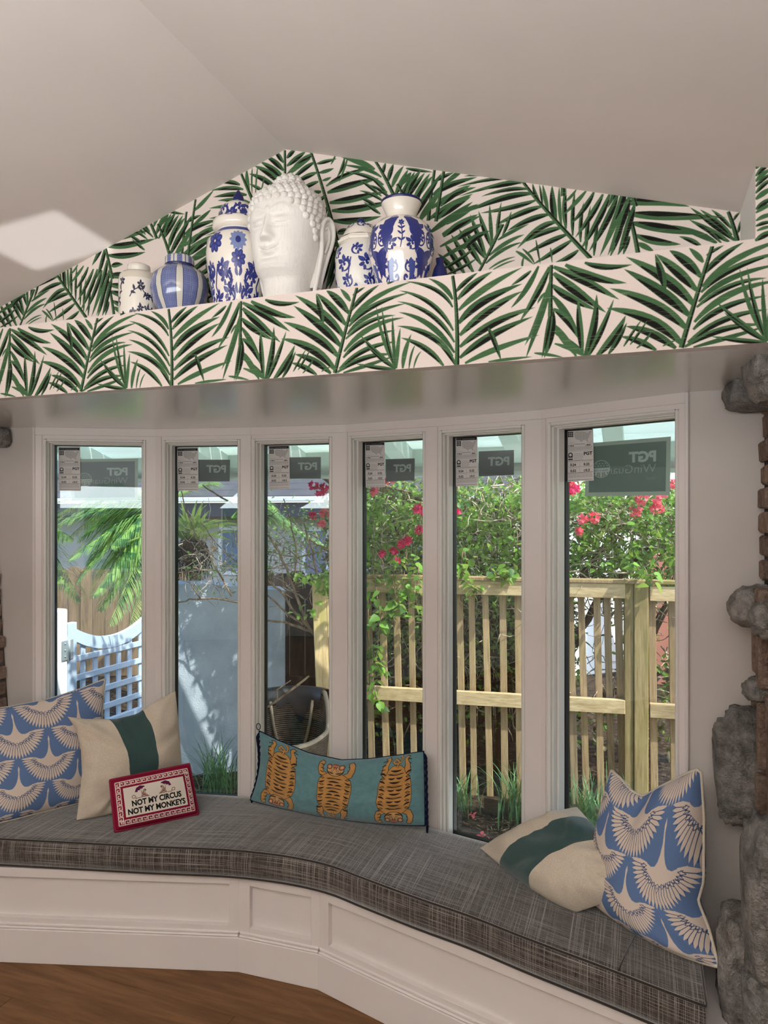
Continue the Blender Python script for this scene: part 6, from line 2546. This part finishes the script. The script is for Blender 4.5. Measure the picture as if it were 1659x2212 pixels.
for a, w_ in BR:
    pts = [W(x, y_, 4.72 - .0004 * (x - 550)) + V((0, rnd.uniform(-.03, .03), 0)) for x, y_ in a]
    fine = []
    for p, q in zip(pts[:-1], pts[1:]):
        for f in (0, .25, .5, .75):
            fine.append(p.lerp(q, f) + V((rnd.gauss(0, .003), rnd.gauss(0, .003), rnd.gauss(0, .003))))
    fine.append(pts[-1])
    r0 = w_ / 2 / FPX * 4.7
    mb = MB()
    mb.tube(fine, list(np.linspace(r0 * .7, r0 * 1.15, len(fine))), 7)
    obj('branch', mb, m_bark, sh, pts[0])
tw = MB()
for i in range(260):
    px, py = rnd.uniform(384, 720), rnd.gauss(1205, 42)
    if px < 540 and py > 1262:
        continue
    p = W(px, py, rnd.uniform(4.7, 5.3))
    d = rdir(rnd, .1)
    P = [p]
    for q in range(4):
        d = (d + rdir(rnd) * .45).normalized()
        P.append(P[-1] + d * rnd.uniform(.03, .08))
    tw.tube(P, list(np.linspace(rnd.uniform(.0022, .0042), .0012, 5)), 4)
o = obj('twigs', tw, m_twig, sh)
o['kind'] = 'stuff'
fo = MB()
for i in range(900):
    px, py = rnd.uniform(560, 730), rnd.gauss(1160, 40)
    if i % 5 == 0:
        px, py = rnd.uniform(400, 515), rnd.gauss(1235, 25)
    L = rnd.uniform(.02, .04)
    leaf_geo(fo, W(px, py, rnd.uniform(4.8, 5.6)), rdir(rnd, -.1), V((0, -.3, 1)), L, L * .6)
for px, py, n_ in ((650, 1240, 16), (700, 1262, 40), (690, 1250, 30), (655, 1320, 10), (700, 1290, 14)):
    for i in range(n_):
        L = rnd.uniform(.03, .06)
        leaf_geo(fo, W(px + rnd.gauss(0, 14), py + rnd.gauss(0, 10), rnd.uniform(4.45, 4.6)), rdir(rnd, -.4), V((0, -.5, 1)), L, L * .65)
o = obj('foliage', fo, m_leaf, sh)
o['kind'] = 'stuff'

sp = thing('strap_leaf_plant', 'yellow-green strap-leaved plant in a dark root ball above the stucco wall', 'plant', W(405, 1190, 5.35))
mb = MB()
rock_mesh(mb, W(415, 1192, 5.35), .075, .075, .10, 17.0, .9, .45)
obj('root_ball', mb, m_bark_d, sp)
for i in range(46):
    a = rnd.uniform(-1.25, 1.25)
    base = W(412 + rnd.gauss(0, 8), 1165 + rnd.gauss(0, 8), 5.35)
    L = rnd.uniform(.25, .46)
    d0 = V((math.sin(a) * CS, math.sin(a) * SN + rnd.gauss(0, .4), math.cos(a) + .25)).normalized()
    pts = [base + d0 * L * f + V((math.sin(a) * .15 * f * f, 0, -.22 * f * f * abs(math.sin(a)) - .05 * f * f)) for f in np.linspace(0, 1, 7)]
    s_ = d0.cross(V((-SN, CS, 0.0))).normalized()
    wd = [.004, .011, .013, .012, .010, .006, .0006]
    mb = MB()
    mb.grid([[p - s_ * w__, p + s_ * w__] for p, w__ in zip(pts, wd)])
    obj('leaf', mb, m_strap, sp, base)


mb = MB()
for i in range(260):
    d = rdir(rnd)
    b_ = W(415, 1192, 5.35) + V((d.x * .075, d.y * .075, d.z * .10))
    mb.tube([b_, b_ + d * .05 + V((0, 0, -.02)), b_ + d * .06 + V((rnd.gauss(0, .02), 0, -.10 - .08 * rnd.random()))], [.003, .0025, .001], 4)
o = obj('roots', mb, m_bark_d, sp)
o['kind'] = 'stuff'


# ------------------------------------------------------------------ border grass tufts and mulch
def tuft(label, px, py, n, h, spread=.05):
    c = onZ(px, py, GZ)
    t = MB()
    for i in range(n):
        a = rnd.uniform(0, 6.28)
        b = c + V((rnd.gauss(0, spread), rnd.gauss(0, spread), 0))
        L = h * rnd.uniform(.6, 1.1)
        out = V((math.cos(a), math.sin(a), 0))
        s_ = V((-math.sin(a), math.cos(a), 0)) * .0042
        bend = rnd.uniform(.15, .75)
        pts = [b + out * (bend * L * f * f) + V((0, 0, L * f * (1 - .42 * bend * f))) for f in np.linspace(0, 1, 6)]
        t.grid([[p - s_ * w__, p + s_ * w__] for p, w__ in zip(pts, (.8, 1, 1, .8, .55, .05))])
    o = obj('grass_tuft', t, m_grass, None, c)
    o['kind'] = 'stuff'
    tag(o, label, 'grass', 'border grass under the windows', 'stuff')


tuft('dark green grass tuft at the foot of the stucco wall', 470, 1716, 90, .42, .06)
tuft('grass tuft at the left edge of the fifth window', 985, 1752, 70, .26, .06)
tuft('tall grass tuft at the right edge of the fifth window', 1112, 1770, 60, .40, .05)
tuft('pale grass tuft at the lower left of the widest window', 1262, 1800, 130, .38, .08)
mu = MB()
for i in range(2600):
    x, y_ = rnd.uniform(-3.6, .6), rnd.uniform(3.0, 4.3)
    a = rnd.uniform(0, 6.28)
    L = rnd.uniform(.015, .075)
    p = V((x, y_, GZ + rnd.uniform(.002, .02)))
    mu.tube([p, p + V((math.cos(a) * L, math.sin(a) * L, rnd.uniform(-.008, .02)))], rnd.uniform(.0012, .004), 4)
k = M('mulch_bits', srgb(120, 98, 76), .9, .1)
k.col(k.ramp(k.noise(k.coord('Object'), 45, 2), [(.3, srgb(56, 42, 32)), (.55, srgb(120, 98, 78)), (.75, srgb(188, 170, 140))]))
o = obj('mulch', mu, k.m)
tag(o, 'dark bark mulch and dry twigs covering the flower bed', 'mulch', None, 'stuff')
for px, py, wh in ((1020, 1760, 'pale pink bract fallen beside the left grass tuft'), (1043, 1806, 'pink bract fallen on the mulch close to the seat cushion')):
    c = onZ(px, py, GZ + .02)
    mb = MB()
    for q in range(6):
        leaf_geo(mb, c + V((rnd.gauss(0, .01), rnd.gauss(0, .01), 0)), rdir(rnd, .4), V((0, 0, 1)), .03, .024)
    o = obj('fallen_bract', mb, k2, None, c)
    tag(o, wh, 'flower')
a, b = W(1045, 1728, 4.42), W(1190, 1745, 4.3)
a.z = b.z = GZ
mb = MB()
mb.box(a, b - a, (b - a).cross(V((0, 0, 1))).normalized() * -.04, V((0, 0, .09)), .004)
o = obj('edging_board', mb, wood('edging_wood', srgb(92, 76, 60), srgb(58, 46, 36), 'X', 1, .9), None, a)
tag(o, 'low dark edging board in front of the picket fence', 'board')
mb = MB()
q = [W(560, 1540, 4.30), W(600, 1512, 4.28), W(640, 1482, 4.3), W(668, 1460, 4.32)]
mb.tube(q, [.005, .007, .008, .006], 7)
mb.tube([q[1], W(598, 1490, 4.3), W(628, 1470, 4.34)], [.005, .004, .003], 6)
o = obj('fallen_branch', mb, m_bark, None, q[0])
tag(o, 'pale dead branch lying across the wicker basket', 'branch')


# unseen upper growth added above the eave line to throw dapples on the stucco wall
fo = MB()
for i in range(8200):
    p = V((rnd.uniform(-2.75, -.95), rnd.uniform(3.86, 4.55), rnd.uniform(1.99, 2.5)))
    if mnoise.noise(p * 4.5) < -.12 or p.z < 1.98 + (p.y - 3.86) * .12:
        continue
    L = rnd.uniform(.05, .08)
    leaf_geo(fo, p, rdir(rnd, -.2), V((rnd.gauss(0, .4), rnd.gauss(0, .4), 1)), L, L * .62)
o = obj('foliage', fo, m_leaf, bp)
o['kind'] = 'stuff'
mb = MB()
for q in range(7):
    a_ = hpoint(760 + q * 30, 1080, .35)
    mb.tube([a_, a_ + V((-.25 - .1 * q, -.25, .25)), V((-2.6 + q * .25, 4.0 + .05 * q, 2.2))], [.012, .009, .004], 6)
obj('arching_stem', mb, m_bark, bp)
# rear lawn, and an unseen hedge added to block bright sky from pane reflections
mb = MB()
mb.wbox(-9, 7, -14, YREAR - .2, GZ - .3, GZ)
struct('ground_rear', mb, M('lawn', srgb(120, 150, 84), .9).m)
hg = thing('sky_block_hedge', 'tall green hedge added behind the room to block bright sky from pane reflections', 'hedge', (-1, -9, GZ))
mb = MB()
mb.wbox(-8, 6, -9.6, -9, GZ, 5.5, .1)
obj('hedge_body', mb, leafmat('hedge_leaf', srgb(120, 156, 76), srgb(66, 100, 52)), hg)
